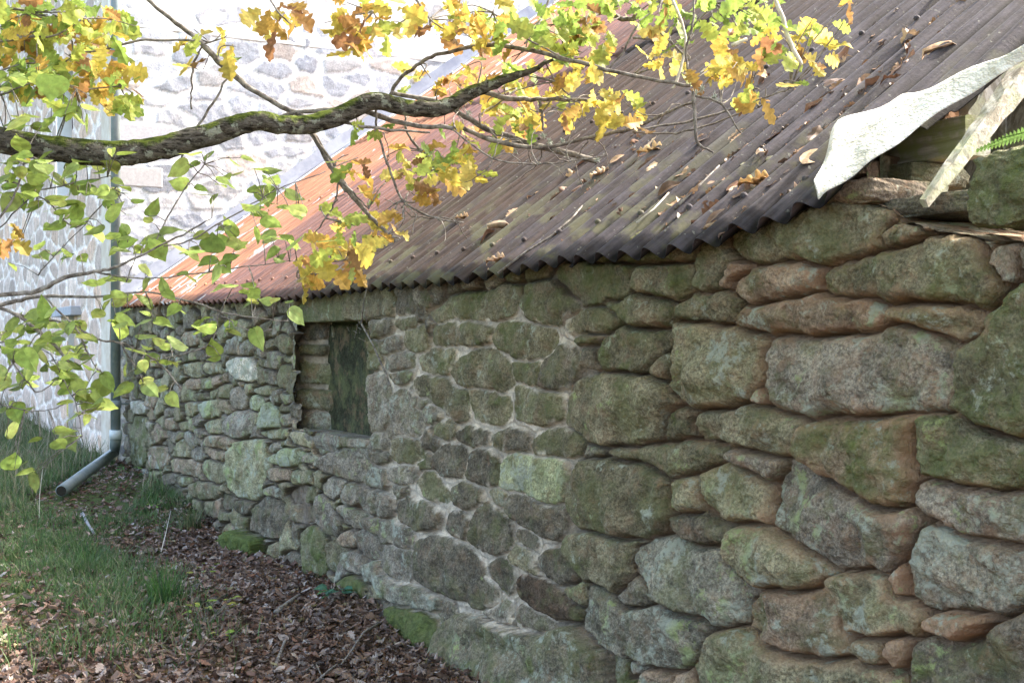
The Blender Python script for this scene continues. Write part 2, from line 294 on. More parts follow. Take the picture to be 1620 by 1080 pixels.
# ------------------------------------------------------------------ stone wall as a real relief
CROP = dict(a=(860, 360, 3), b=(860, 700, 2.842), c=(1220, 300, 2.7), d=(1220, 680, 2.7), e=(440, 360, 3), f=(440, 700, 2.842),
            g=(190, 470, 5.4), h=(190, 650, 5.4), i=(340, 760, 5.4), j=(560, 880, 4.5))
TR = '''
a g 60,190 200,165 400,170 430,200 400,300 380,335 290,350 190,375 90,310 50,250
a g 430,190 540,165 690,165 700,200 690,290 640,335 560,340 450,300 410,250
a g 210,130 400,120 600,60 725,50 715,150 600,165 400,160 220,165
a g 700,180 740,110 800,20 860,30 870,160 850,210 820,290 740,320 695,290
a p 850,210 880,180 945,185 950,210 900,260 860,295 820,270
a g 95,430 170,390 270,385 350,410 360,440 320,495 220,510 130,500 100,460
a g 290,350 330,360 400,330 470,320 560,330 620,380 610,450 560,470 420,465 370,430 300,380
a g 640,350 720,310 860,305 900,360 890,430 800,450 640,430 620,380
a g 150,515 280,515 270,545 220,565 160,545
a d 170,570 250,570 240,620 255,665 200,640 165,590
a g 245,590 290,510 400,480 530,475 610,510 605,560 540,620 450,690 380,680 270,670 240,630
a g 490,680 560,610 620,590 625,690 570,720 520,705
a g 100,860 150,740 300,690 460,700 560,740 620,830 560,900 545,1010 430,1030 300,1020 180,990 110,940
a y 615,440 750,450 870,480 960,500 1035,545 1025,620 1020,720 980,800 850,860 720,850 640,820 610,780 625,600
a g 560,900 620,865 680,880 670,960 610,1020 550,1010
a g 665,920 740,880 870,840 1000,850 1120,880 1190,900 1200,1000 1170,1050 1100,1080 900,1040 770,1010 700,990
a p 990,800 1020,750 1060,800 1060,840 1000,850
c g -200,110 -100,60 100,40 200,40 300,60 420,60 480,120 450,180 440,250 340,275 220,305 180,300 100,275 0,310 -100,300 -190,260 -230,200
c g 450,160 520,135 620,140 635,180 600,220 470,260 450,220
c g 215,330 400,280 560,240 700,205 830,205 870,240 900,320 985,390 970,470 920,490 740,480 500,475 280,465 200,450 180,400
c p -170,360 -60,320 120,305 180,340 185,380 150,430 60,460 -50,490 -120,490 -180,430 -190,400
c p -165,510 -60,480 100,465 250,460 430,470 465,500 455,590 400,610 200,620 50,625 -80,610 -150,590 -175,540
c y 480,500 560,475 700,480 860,500 890,580 870,610 800,640 740,640 660,610 560,570 480,555
c b -50,700 0,620 150,630 350,610 500,580 650,600 770,650 785,750 770,880 700,930 600,950 450,965 300,970 180,960 60,955 -10,930 -60,850 -50,760
c m 780,720 830,640 900,560 980,470 1080,400 1200,380 1400,420 1400,1080 1200,1080 1050,1060 900,1020 820,990 790,900 775,800
c b 950,250 1000,240 1060,330 1030,400 990,370 940,310
c b 1060,240 1200,230 1300,250 1300,350 1200,370 1080,360
c d 490,90 560,40 700,60 860,60 895,150 850,175 700,170 620,140 520,120
d q 85,80 120,0 200,-45 400,-50 620,-60 600,20 580,120 600,180 595,290 560,320 480,330 400,300 330,260 230,200 140,150
d b -20,220 20,150 80,115 150,170 300,270 400,310 520,350 620,350 635,400 580,500 500,605 380,600 280,590 200,545 60,450 0,400 -25,320
d m 580,120 600,30 650,-60 760,-50 900,0 1080,40 1400,60 1400,230 1000,260 870,250 700,210 620,190
d b 585,270 640,210 720,230 880,260 1080,250 1400,240 1400,500 1080,500 900,455 790,455 720,390 640,380 595,320
d l 565,600 590,500 640,400 720,400 790,460 950,480 1080,520 1200,560 1200,680 1080,745 950,780 780,770 640,770 570,720
d y 270,660 300,600 420,610 480,640 560,720 640,790 620,840 540,880 440,885 340,865 290,800
d p 500,640 550,560 570,620 560,730 510,710
d p 670,820 700,780 850,785 930,795 870,880 780,915 700,880
d y 345,880 440,890 500,920 490,990 420,1005 370,950
d p 480,900 560,880 570,940 530,1000 480,1000
d d 590,930 680,890 780,925 900,880 1080,780 1200,740 1400,800 1400,1300 620,1300 600,1060
d p -110,720 0,690 140,690 200,650 260,690 280,820 320,900 310,970 200,985 50,960 -60,900 -110,820
b y 680,1000 720,900 830,840 920,850 1000,920 1150,960 1307,980 1450,1000 1600,1060 1650,1350 700,1350
b y 820,430 860,390 940,370 1040,440 1110,460 1250,540 1290,590 1230,640 1140,670 1050,650 930,620 860,600 830,520
b g 115,180 180,90 280,80 430,85 540,140 570,220 560,300 500,400 440,435 330,430 200,400 140,360 110,290
b g 300,30 420,20 560,0 700,0 790,20 780,80 700,110 620,145 540,150 470,120 420,80 320,75
b b 830,40 900,50 1060,85 1020,170 990,180 880,120 840,80
b y 560,200 600,155 700,160 710,200 690,310 620,320 560,290
b y 715,130 800,100 900,110 990,180 1000,260 990,345 940,355 830,340 770,345 730,290 700,250
b d 575,340 640,325 740,330 820,410 810,465 700,465 630,450 580,390
b l 385,560 400,480 450,440 560,440 680,470 800,470 830,540 870,620 940,680 920,780 880,820 800,820 690,785 600,755 500,690 420,620
b g 110,430 200,400 330,430 440,440 400,470 375,560 370,620 320,690 280,660 190,620 140,560 105,480
b b 315,690 370,620 430,630 490,700 450,735 370,740 330,720
b l 170,780 185,660 230,640 320,700 370,745 480,740 560,760 740,810 740,850 700,920 660,990 610,1030 520,1010 420,970 330,940 240,890 190,850
b b 385,980 440,990 445,1030 390,1030
b p 445,1040 520,1020 590,1035 600,1150 430,1150
b p 600,1040 660,1010 690,1080 700,1150 600,1150
e g 95,380 110,340 250,250 420,240 540,250 550,400 520,420 400,430 250,440 100,450
e d 555,270 650,260 665,380 640,410 570,415
e d 650,260 790,250 790,350 720,380 700,400 680,350
e g 720,410 800,340 960,305 985,340 1000,420 900,430 830,435 750,440
e g 1000,310 1060,280 1130,290 1120,400 1040,435 1000,420 985,350
e g 1165,280 1300,255 1380,330 1440,390 1370,440 1290,460 1200,440 1150,360
e d 430,450 530,425 545,460 530,500 450,515
e g 550,440 660,420 655,465 570,480
e g 610,500 700,470 715,510 710,575 640,580 600,560
e b 485,540 570,520 590,550 580,590 500,600
e g 390,560 440,540 470,560 490,620 470,665 400,670 385,620
e g 740,470 850,450 850,550 760,555 735,540
e g 870,470 900,450 1030,490 1000,540 930,550 860,545
e g 1010,520 1060,460 1150,455 1310,490 1310,580 1270,600 1190,630 1120,620 1100,580 1040,575
e b 510,630 560,590 640,600 640,660 540,680 505,660
e g 665,620 720,580 830,580 835,650 800,690 720,690 680,670
e g 835,680 880,620 960,585 1050,590 1110,680 1115,740 1060,765 950,750 860,735
e g 1110,650 1240,635 1255,670 1230,750 1120,720
e d 1245,700 1270,620 1330,555 1400,580 1430,640 1415,700 1380,750 1310,765 1250,740
e b 385,770 420,710 500,700 530,770 525,900 490,970 420,960 390,880
e b 530,850 560,770 660,800 640,860 690,900 680,960 640,990 560,970 525,920
e b 545,700 590,680 640,690 620,730 570,735
e g 640,730 700,705 800,730 850,780 900,780 900,900 850,910 780,850 720,800 650,780
e b 685,870 720,850 770,880 760,920 700,930
e g 910,770 970,780 1090,810 1095,880 1060,930 920,900
e g 1120,780 1160,755 1290,790 1350,800 1350,900 1250,930 1120,900
e g 730,940 840,910 845,980 800,1000 740,980
e d 855,980 900,940 1000,980 1000,1020 920,1030 865,1010
e d 1025,990 1090,960 1190,990 1200,1040 1080,1055 1030,1035
e g 1205,1010 1290,960 1400,960 1440,1010 1430,1070 1300,1080 1210,1060
e b 435,980 500,970 525,1030 520,1080 430,1090 420,1040
e g 540,1010 600,995 670,1020 690,1080 620,1110 540,1100
e b 170,985 250,975 400,1000 420,1030 330,1060 170,1070
f b 170,90 230,30 330,20 400,60 400,120 360,170 260,165 200,130
f d 390,20 500,20 500,80 440,90 400,70
f d 700,60 760,10 840,30 845,80 820,150 740,145 695,110
f d 840,90 880,30 960,40 990,90 990,180 930,185 845,160
f L 1000,120 1020,60 1150,70 1290,90 1285,180 1280,265 1200,275 1110,220 1050,210 1000,190
f b 190,190 230,150 285,170 280,220 250,255 200,230
f b 280,240 310,180 350,210 360,265 330,285 290,275
f b 385,150 430,110 480,140 495,190 430,210 390,190
f b 500,130 570,105 630,120 610,170 540,180 500,160
f g 620,180 650,140 700,145 740,200 780,250 720,260 640,230
f d 790,210 850,180 910,215 910,260 860,290 790,280
f y 940,220 980,205 1020,240 1000,290 960,265
f d 860,440 870,350 930,270 980,290 1040,350 1050,420 1050,470 980,500 900,470
f d 1020,260 1060,220 1200,280 1290,290 1280,360 1250,430 1180,410 1090,360 1030,310
f d 1060,420 1090,395 1160,450 1150,480 1090,470
f d 530,290 570,250 660,270 740,330 720,380 640,390 550,350
f b 360,220 420,205 520,260 510,330 440,330 380,290
f d 760,330 800,300 850,350 840,430 780,410 755,370
f y 1045,480 1090,460 1150,520 1190,600 1120,590 1060,540
f d 1150,540 1200,490 1300,500 1350,600 1330,640 1240,630 1160,580
f D 1085,620 1130,590 1240,650 1280,700 1370,750 1350,790 1240,780 1130,720 1085,670
f y 1275,650 1370,620 1380,740 1300,710
f d 605,590 620,450 680,430 760,430 850,480 920,560 990,650 990,710 940,750 850,710 740,680 650,640
f d 935,570 990,530 1050,560 1065,630 1030,690 990,650 940,600
f b 455,480 520,460 600,500 605,600 570,635 500,600 460,540
f b 330,400 400,390 460,420 460,510 400,520 340,470
f b 275,280 350,310 380,340 360,390 290,360 260,310
f b 370,350 450,340 600,380 620,460 560,480 470,440 380,390
f b 155,250 190,230 240,290 280,370 260,430 210,400 160,320
f g 25,240 60,200 150,200 160,250 150,340 90,355 40,320
f p 270,430 300,395 330,430 325,470 280,460
f g 200,470 240,440 290,480 260,590 220,560
f b 290,490 370,500 380,590 330,580 290,540
f B 380,560 450,530 460,600 600,650 740,700 720,750 600,730 500,690 400,620
f m 105,400 150,370 210,410 220,580 180,610 130,600 110,500
f N 755,880 770,830 830,770 920,790 1060,830 1200,860 1330,830 1478,950 1500,1300 820,1300 780,1000
f b 990,730 1000,680 1050,740 1060,820 960,790 930,760
f d 1060,740 1100,740 1180,790 1260,840 1180,860 1060,820
f M 270,650 330,600 400,640 400,690 330,720 280,710
f g 410,630 450,620 480,700 430,690
f M 530,740 600,740 720,790 760,860 740,920 620,900 550,830
g b 880,430 920,360 990,340 1010,380 1010,470 950,490 890,470
g b 1040,420 1060,370 1120,370 1140,440 1120,500 1050,490
g b 1145,350 1200,335 1240,380 1220,450 1220,520 1160,500
g g 1240,380 1310,360 1320,430 1270,445 1235,420
g g 1325,360 1390,310 1460,340 1480,430 1440,490 1370,450 1325,410
g b 1240,520 1300,460 1370,470 1390,540 1360,610 1270,610 1235,570
g W 935,560 1010,510 1100,520 1150,600 1170,700 1090,720 1000,700 960,640
g g 1340,660 1380,580 1460,590 1470,680 1440,780 1380,780 1340,720
g b 1225,620 1320,620 1335,740 1280,760 1225,720
g g 1175,540 1220,530 1225,590 1180,590
g p 780,690 840,670 850,730 800,770 775,740
g p 845,660 910,650 920,720 860,730
g y 685,700 770,680 775,780 700,790
g y 520,580 600,560 690,560 695,660 640,690 540,660
g y 720,560 870,570 880,640 730,660
g p 580,710 670,700 690,780 600,790
g y 740,820 820,790 830,840 760,870
g g 840,760 940,740 930,860 850,860
g g 610,830 720,820 730,870 620,870
g L 680,910 760,880 790,930 770,1010 700,1040 675,970
g b 940,790 1000,760 1090,830 1060,940 990,960 930,920
g L 1070,880 1130,840 1200,840 1220,910 1160,970 1080,950
g y 1145,790 1230,750 1310,770 1280,830 1160,830
g L 1170,1000 1260,890 1330,930 1340,1100 1340,1130 1180,1120
g y 520,920 580,900 660,910 660,980 620,1020 530,980
g W 90,890 180,880 240,960 210,1000 120,1000
g b 1300,800 1380,790 1370,900 1320,940 1290,870
g b 1380,830 1460,840 1450,900 1390,910
g p 560,300 650,290 670,380 620,420 560,410
g D 690,340 760,290 820,240 850,290 770,370 710,380
g g 770,400 850,330 870,400 860,450
g b 1340,1010 1450,1000 1460,1080 1380,1110
h m 100,40 240,50 250,400 200,490 130,470 90,350
h b 890,180 900,80 950,20 1030,0 1120,10 1120,180 1050,240 940,210
h y 680,120 760,80 850,70 880,130 850,190 740,190
h p 700,230 780,210 870,220 850,310 740,300
h p 840,280 880,220 1000,250 1000,300 940,330 850,320
h Y 915,470 930,380 1010,270 1110,250 1240,250 1250,480 1210,700 1150,760 1040,740 950,690 920,600
h b 610,320 680,300 715,380 670,430 610,400
h p 710,310 830,340 930,360 910,430 820,410 720,360
h y 440,380 480,290 540,240 590,330 590,400 500,400
h p 420,470 440,410 580,410 680,460 670,560 600,560 520,520 450,520
h y 690,520 700,420 800,430 910,470 910,600 820,620 720,570
h g 590,640 650,600 770,620 880,670 830,740 700,760 610,730
h b 1250,310 1300,270 1380,290 1360,340 1280,360
h L 1260,410 1380,330 1500,320 1570,360 1530,450 1420,475 1280,440
h p 1250,540 1280,480 1440,500 1440,590 1320,600 1250,580
h y 1430,560 1500,500 1560,530 1550,620 1460,620
h b 1240,680 1300,640 1360,660 1370,760 1280,740
i d 280,400 330,220 430,120 560,180 600,320 560,440 540,500 420,480 300,440
i g 580,150 660,60 750,60 830,110 840,320 780,350 660,350 600,270
h d 970,790 1040,760 1150,780 1110,880 1020,880
h d 850,780 900,700 980,750 960,840 880,850
h d 460,720 500,660 570,660 570,790 500,800
h y 1180,190 1240,150 1420,160 1420,230 1260,240
h y 1430,170 1620,210 1620,320 1480,270
h p 270,300 400,310 420,420 370,500 260,480 250,380
h y 470,610 500,560 600,570 590,630 520,650
h d 340,560 440,520 470,600 400,670 340,620
h b 1540,400 1600,360 1650,400 1640,450 1560,440
h y 490,110 560,90 600,130 540,170 490,160
h p 380,80 440,60 480,100 470,170 400,140
h p 260,200 300,100 370,160 400,220 300,290
i G 140,530 240,420 300,440 420,500 440,640 300,690 190,660
i d 570,660 640,600 740,640 760,790 620,780
i g 430,560 560,520 570,620 480,720 430,680
'''
# kind: base colour, moss, lichen, crust, earth, protrusion (m)
KIND = dict(g=((.175, .165, .120), .22, .28, .25, .12, 0), p=((.265, .215, .17), .16, .40, .25, .28, .005), y=((.235, .225, .16), .16, .42, .18, .22, 0),
            b=((.215, .20, .175), .06, .40, .45, .12, 0), d=((.150, .138, .115), .10, .24, .55, .05, 0), D=((.095, .075, .06), .06, .05, .3, .05, 0),
            l=((.215, .21, .18), .06, .46, .5, .12, .01), L=((.29, .32, .21), .05, .60, 0, 0, 0), Y=((.26, .26, .18), .05, .52, .35, 0, .01),
            W=((.46, .445, .40), 0, .55, 0, 0, .01), m=((.17, .165, .12), .42, .35, .3, 0, .01), q=((.25, .215, .16), .40, .38, .3, .28, .02),
            M=((.13, .135, .085), .55, .15, .3, 0, .045), N=((.18, .17, .135), .22, .40, .5, .05, .05), B=((.25, .25, .215), .10, .5, .35, 0, .04), G=((.10, .15, .035), 1.5, 0, 0, 0, .14), X=((.045, .05, .032), .12, .05, .3, 0, 0))
def chaikin(p, k=2):
    for c_ in (.11, .28)[:k]:
        q = np.roll(p, -1, 0); p = np.stack([p*(1-c_)+q*c_, p*c_+q*(1-c_)], 1).reshape(-1, 2)
    return p
def poly_sdf(P, X, Z):                 # + inside
    d = np.full(X.shape, 1e9); ins = np.zeros(X.shape, bool); n = len(P)
    for i in range(n):
        a = P[i]; b = P[(i+1) % n]; e = b-a; wx = X-a[0]; wz = Z-a[1]
        t = np.clip((wx*e[0]+wz*e[1])/max(e@e, 1e-12), 0, 1)
        d = np.minimum(d, (wx-e[0]*t)**2+(wz-e[1]*t)**2)
        c = ((a[1] <= Z) != (b[1] <= Z)) & (X < a[0]+(Z-a[1])*e[0]/(e[1] if abs(e[1]) > 1e-12 else 1e-12)); ins ^= c
    return np.where(ins, np.sqrt(d), -np.sqrt(d))
def relief(U, V, polys, fill, warp=.010, inset=.004, cellpad=.006, mask=None, seed=1):
    """U, V: 1-d sample positions. Returns inside-distance, stone id, kinds. polys: list of (pts Nx2, kind)."""
    UU, VV = np.meshgrid(U, V, indexing='ij')
    wu = UU + warp*fbm(UU*14, VV*14, seed) + warp*.5*fbm(UU*50, VV*50, seed+4, 2)
    wv = VV + warp*fbm(UU*14, VV*14, seed+9) + warp*.5*fbm(UU*50, VV*50, seed+6, 2)
    E = fill.get('E', 0*UU) if not callable(fill.get('E')) else fill['E'](UU, VV)
    best2 = np.full(UU.shape, -9.); best = np.full(UU.shape, -9.); sid = np.full(UU.shape, -1, int); info = []
    for k, (P, kd) in enumerate(polys):
        P = chaikin(P); mg = .16
        i0, i1 = np.searchsorted(U, [P[:, 0].min()-mg, P[:, 0].max()+mg]); j0, j1 = np.searchsorted(V, [P[:, 1].min()-mg, P[:, 1].max()+mg])
        if i1-i0 < 2 or j1-j0 < 2: info.append(None); continue
        s = poly_sdf(P, wu[i0:i1, j0:j1], wv[i0:i1, j0:j1])-inset
        sl = (slice(i0, i1), slice(j0, j1)); m = s > best[sl]; best2[sl] = np.maximum(best2[sl], np.minimum(s, best[sl]))
        best[sl] = np.where(m, s, best[sl]); sid[sl] = np.where(m, k, sid[sl]); info.append((P.mean(0), max(s.max(), .01), kd))
    best = np.minimum(best+E, np.where(best2 > -8, (best-best2)/2-.0035, 9.))
    # rounded filler stones wherever nothing was traced
    seeds = []; grid = {}
    r2 = np.random.default_rng(seed)
    nt_ = int(fill['tries'])
    cu = r2.uniform(U[0], U[-1], nt_); cv = r2.uniform(V[0], V[-1], nt_)
    for u, v in zip(cu, cv):
        i = min(np.searchsorted(U, u), len(U)-1); j = min(np.searchsorted(V, v), len(V)-1)
        if best[i, j] > -fill.get('gap', .022)-(fill['gapmap'](u) if 'gapmap' in fill else 0): continue
        su, sv = fill['size'](u, v)
        g = (int(u/.6), int(v/.4)); ok = True
        for a in (-1, 0, 1):
            for b in (-1, 0, 1):
                for (x, y, p, q) in grid.get((g[0]+a, g[1]+b), ()):
                    if ((x-u)/(su+p)*2)**2+((y-v)/(sv+q)*2)**2 < 1: ok = False
        if ok: grid.setdefault(g, []).append((u, v, su, sv)); seeds.append((u, v, su, sv))
    F1 = np.full(UU.shape, 1e9); F2 = F1.copy(); fid = np.full(UU.shape, -1, int)
    for k, (u, v, su, sv) in enumerate(seeds):
        i0, i1 = np.searchsorted(U, [u-su*1.5, u+su*1.5]); j0, j1 = np.searchsorted(V, [v-sv*1.5, v+sv*1.5])
        if i1-i0 < 2 or j1-j0 < 2: continue
        sl = (slice(i0, i1), slice(j0, j1)); jit = r2.uniform(-.25, .25)
        du = np.abs((wu[sl]-u)/su); dv = np.abs((wv[sl]-v)/sv+jit*(wu[sl]-u)/su)
        d = (du**2.6+dv**2.6)**(1/2.6)
        m = d < F1[sl]; f1 = F1[sl]; F2[sl] = np.where(m, f1, np.minimum(F2[sl], d)); fid[sl] = np.where(m, k, fid[sl]); F1[sl] = np.where(m, d, f1)
    if seeds:
        sc = np.array([s[3] for s in seeds])[np.clip(fid, 0, None)]
        fd = np.minimum((F2-F1)*sc*.55, (1.0-F1)*sc)-cellpad
        fd = np.minimum(fd, -best-.006)
        fd = np.where(fid < 0, -9, fd); m = fd > np.maximum(best, -.0)
        best = np.where(m, fd, best); sid = np.where(m, fid+len(polys), sid)
    for k, (u, v, su, sv) in enumerate(seeds): info.append((np.array([u, v]), sv*.5, None))
    return UU, VV, best, sid, info

polys = []
for ln in TR.strip().splitlines():
    p = ln.split(); ox, oy, sc = CROP[p[0]]
    q = [tuple(map(float, s.split(','))) for s in p[2:]]
    P = np.array([[(w_ := onwall(ox+x/sc, oy+y/sc)).x, w_.z] for x, y in q])
    polys.append((P, p[1]))
# window opening in wall coordinates
WX0, WX1 = onwall(469, 600).x, onwall(583, 600).x
WZ0, WZ1 = onwall(530, 688).z, onwall(530, 509).z

# the shed
shed = thing('stone_shed', 'low shed of mossy rough fieldstones with a rusty corrugated iron roof', 'shed', (-6, 0, 0))
def eave_z(X):
    pts = [(150, 486), (265, 481), (413, 476), (473, 471), (560, 461), (635, 450), (700, 444), (788, 434), (862, 418), (930, 404), (990, 400), (1050, 395), (1111, 383), (1153, 371), (1205, 362), (1260, 341), (1310, 318)]
    w_ = [onwall(x, y, -.09) for x, y in pts]
    return np.interp(X, [q.x for q in w_], [q.z for q in w_])
px = np.concatenate([np.linspace(193, 800, 560), np.linspace(801, 1720, 640)])
U = np.array([onwall(x, 500).x for x in px])
V = np.concatenate([np.arange(-.45, 2.12, .0042)])
def fsize(u, v):
    t = random.random(); k = 1 if u < -6 else .6; return ((.17+.17*t)*k, (.095+.07*random.random())*(.75 if k < 1 else 1))
UU, VV, dist, sid, info = relief(U, V, polys, dict(tries=40000, size=fsize, gap=.020, E=lambda a, b: np.interp(a, U, sstep(860, 1000, px))*.020+np.interp(a, U, 1-sstep(520, 600, px))*.012+np.interp(a, U, sstep(520, 600, px)*(1-sstep(860, 1000, px)))*.019, gapmap=lambda a: np.interp(a, U, sstep(530, 600, px)*(1-sstep(880, 960, px)))*.012), seed=3)
PX = np.repeat(px[:, None], len(V), 1)
PY = 540-(VV-CZ)*(PX+250)*CO/D
zoneM = sstep(540, 640, PX)*(1-sstep(880, 960, PX+.12*(PY-600)))*sstep(455, 500, PY)          # flush mortar
zoneM = np.maximum(zoneM, np.exp(-((PX-478)/16)**2)*sstep(505, 560, PY)*(1-sstep(690, 720, PY))*.9)
zoneM = np.clip(zoneM+.25*fbm(UU*3, VV*3, 21)*(zoneM > .02), 0, 1)
zoneR = sstep(900, 1100, PX)
ns = len(info); rk = np.random.default_rng(5)
rnd = rk.random((ns, 6))
kinds = []
for k, it in enumerate(info):
    if it is None: kinds.append('g'); continue
    if it[2]: kinds.append(it[2]); continue
    u = it[0][0]; pxx = np.interp(u, U, px)
    kinds.append(random.choice('pyybbdg' if pxx < 560 else ('gbdd' if pxx < 950 else 'pgydm')))
KA = np.array([[*KIND[k][0], *KIND[k][1:]] for k in kinds])
cen = np.array([it[0] if it else (0, 0) for it in info]); rad = np.array([it[1] if it else .05 for it in info])
s_ = np.clip(sid, 0, None); inside = sid >= 0
gap = .040+.022*zoneR+.01*rnd[s_, 0]; gap = gap*(1-zoneM)+.013*zoneM
er = np.clip(rad[s_]*.45, .010, .014+.010*zoneR*(.3+rnd[s_, 5]))
prof = np.where(dist > 0, np.sqrt(np.clip(1-(1-np.clip(dist/er, 0, 1))**2, 0, 1)), 0)
bulge = (1-np.exp(-np.clip(dist, 0, None)/.07))*(.011+.005*zoneR)
tx = (rnd[s_, 1]-.5)*.12*(1-.6*zoneM); tz = (rnd[s_, 2]-.5)*.12*(1-.6*zoneM)
tilt = (UU-cen[s_, 0])*tx+(VV-cen[s_, 1])*tz
offs = (rnd[s_, 3]-.5)*.028*(1-.5*zoneM)+KA[s_, 7]
facet = .8*fbm(UU*110, VV*110, 39, 2)*.0022+(np.abs(fbm(UU*4+rnd[s_, 4]*9, VV*4, 31, 3))*.045-.5*np.abs(fbm(UU*9+rnd[s_, 5]*9, VV*9, 35, 3))*.03)+fbm(UU*16, VV*16, 33, 4)*.010+fbm(UU*60, VV*60, 37, 3)*.005
rs3 = np.random.default_rng(8).random((ns, 4, 3)); dxs = (UU-cen[s_, 0]); dzs = (VV-cen[s_, 1]); pl = np.zeros(UU.shape); rr_ = np.clip(rad[s_], .03, .2)
for q in range(4):
    an_ = 2*math.pi*(q/4+rs3[s_, q, 0]*.25); sl_ = .15+.55*rs3[s_, q, 1]; o_ = rr_*(.25+.9*rs3[s_, q, 2])
    pl = np.minimum(pl, -sl_*(dxs*np.cos(an_)*.6+dzs*np.sin(an_)-o_+.012*fbm(UU*11, VV*11, 201+q, 3)))
pl = np.clip(pl, -.04, 0)*(.4+.35*zoneR)*(1-.6*zoneM)
face = prof*(gap+bulge+pl+np.clip(tilt, -.035, .035)+offs)+prof*facet*(1+.6*zoneR)
back = (1-prof)*(fbm(UU*22, VV*22, 41, 4)*.014*(1+2*zoneR)*(1-.8*zoneM))
depth = gap-face+back                 # + = into the wall
# the foot of the wall steps forward
foot = sstep(.18, -.05, VV)*sstep(560, 700, PX)*.05
depth -= foot
tintm = KA[s_, :3]*np.array([1.04, 1., .97])*(.90+.40*rnd[s_, 4][..., None])
mort = np.array([.58, .52, .455]); soil = np.array([.24, .165, .115]); dk = np.array([.19, .16, .135])
gapc = mort*zoneM[..., None]+(1-zoneM[..., None])*(soil*zoneR[..., None]+dk*(1-zoneR[..., None]))
mk = sstep(-.001, .006, dist+fbm(UU*40, VV*40, 51, 2)*.003)
# mortar smeared here and there over the stones in the pointed zone
mk = mk*(1-zoneM*sstep(.25, .45, fbm(UU*9, VV*9, 61, 3))*sstep(.03, .0, dist)*.9)
tcol = tintm*mk[..., None]+gapc*(1-mk[..., None])
topgreen = sstep(560, 420, PY)*sstep(640, 800, PX)*(1-sstep(1150, 1300, PX))
low = sstep(.25, -.1, VV)
wear = np.stack([KA[s_, 3]*mk+.10*topgreen+.25*low*sstep(300, 600, PX), KA[s_, 4]*mk, KA[s_, 5]*mk, np.clip(KA[s_, 6]+.35*zoneR*sstep(.05, 0, dist)+.17*sstep(1000, 1400, PX)+.10*rnd[s_, 5], 0, 1)*(1-zoneM)], -1)
# top of the wall: bends back to make its upper face
top = np.array([float(eave_z(u))+.035 if p < 1295 else np.interp(p, [1295, 1330, 1395, 1402, 1450, 1540, 1560, 1620, 1720], [(onwall(1300, 318)).z, onwall(1330, 316).z, onwall(1395, 330).z, onwall(1402, 348).z, onwall(1450, 352).z, onwall(1540, 372).z, onwall(1560, 382).z, onwall(1620, 385).z, onwall(1720, 380).z]) for p, u in zip(px, U)])
ov = np.clip(VV-(top[:, None]-.02), 0, None)
Zw = np.minimum(VV, top[:, None]-.02+.02*np.tanh(ov/.02)) ; Yw = depth+np.clip(ov-.01, 0, .42)
Zw = Zw+np.clip(ov-.01, 0, .42)*(px[:, None] < 1290)*.66
Zw = Zw+np.where(ov > .02, fbm(UU*9, VV*9, 71)*.012, 0)
Ne = (len(U), len(V))
verts = np.stack([UU, Yw, Zw], -1).reshape(-1, 3)
fc = gridfaces(*Ne)
ci = fc[:, 0]; uu = UU.ravel()[ci]; vv = VV.ravel()[ci]
jag = fbm(uu*9, vv*9, 81)*.02
keep = ~((uu > WX0+.02+jag) & (uu < WX1+jag) & (vv > WZ0+jag) & (vv < WZ1)) & (ov.ravel()[ci] < .42)
wall = mkmesh('front_wall', verts, fc[keep], M_STONE, shed, True, {'tint': np.concatenate([tcol, mk[..., None]], -1).reshape(-1, 4), 'wear': wear.reshape(-1, 4), 'shift': np.concatenate([rnd[s_][..., :3]*inside[..., None], mk[..., None]], -1).reshape(-1, 4)})

# rounded stone block with its own relief
def block(mb_name, cx, cy, cz, sx, sy, sz, kind, parent, seed=0, res=14, rnd_=.35, rot=0., tiltx=0., label=None, nz=1.0):
    n = res; vs = []; fs = []; base = 0; rr = np.random.default_rng(seed)
    L = np.linspace(-1, 1, n); a, b = np.meshgrid(L, L, indexing='ij')
    sd = seed*1.7
    for ax in range(3):
        for sg in (-1, 1):
            o_ = [None]*3; o_[ax] = np.full(a.shape, float(sg)); o_[(ax+1) % 3] = a; o_[(ax+2) % 3] = b*sg
            P = np.stack(o_, -1); nr = np.linalg.norm(P, axis=-1, keepdims=True)
            Q = P*(1-rnd_)+P/nr*rnd_*1.15
            d = fbm(Q[..., 0]*1.7+sd, Q[..., 1]*1.7+Q[..., 2]*2.3+sd, 5, 4)*.14*nz+fbm(Q[..., 0]*5+Q[..., 2]*3, Q[..., 1]*5+sd, 8, 3)*.06*nz
            Q = Q*(1+d[..., None]); vs.append(Q.reshape(-1, 3)*np.array([sx, sy, sz])/2)
            fs.append(gridfaces(n, n)+base); base += n*n
    v = np.concatenate(vs); c, s = math.cos(rot), math.sin(rot); v = v@np.array([[c, s, 0], [-s, c, 0], [0, 0, 1]])
    c, s = math.cos(tiltx), math.sin(tiltx); v = v@np.array([[c, 0, s], [0, 1, 0], [-s, 0, c]])
    v += np.array([cx, cy, cz])
    kd = KIND[kind]; t = np.tile([*kd[0], 1.], (len(v), 1)); w_ = np.tile([kd[1], kd[2], kd[3], kd[4]], (len(v), 1))
    o = mkmesh(mb_name, v, np.concatenate(fs), M_STONE, parent, True, {'tint': t, 'wear': w_})
    # weld the six sheets
    import bmesh
    bm = bmesh.new(); bm.from_mesh(o.data); bmesh.ops.remove_doubles(bm, verts=bm.verts, dist=.0008); bm.to_mesh(o.data); bm.free()
    if label: o['label'] = label
    return o
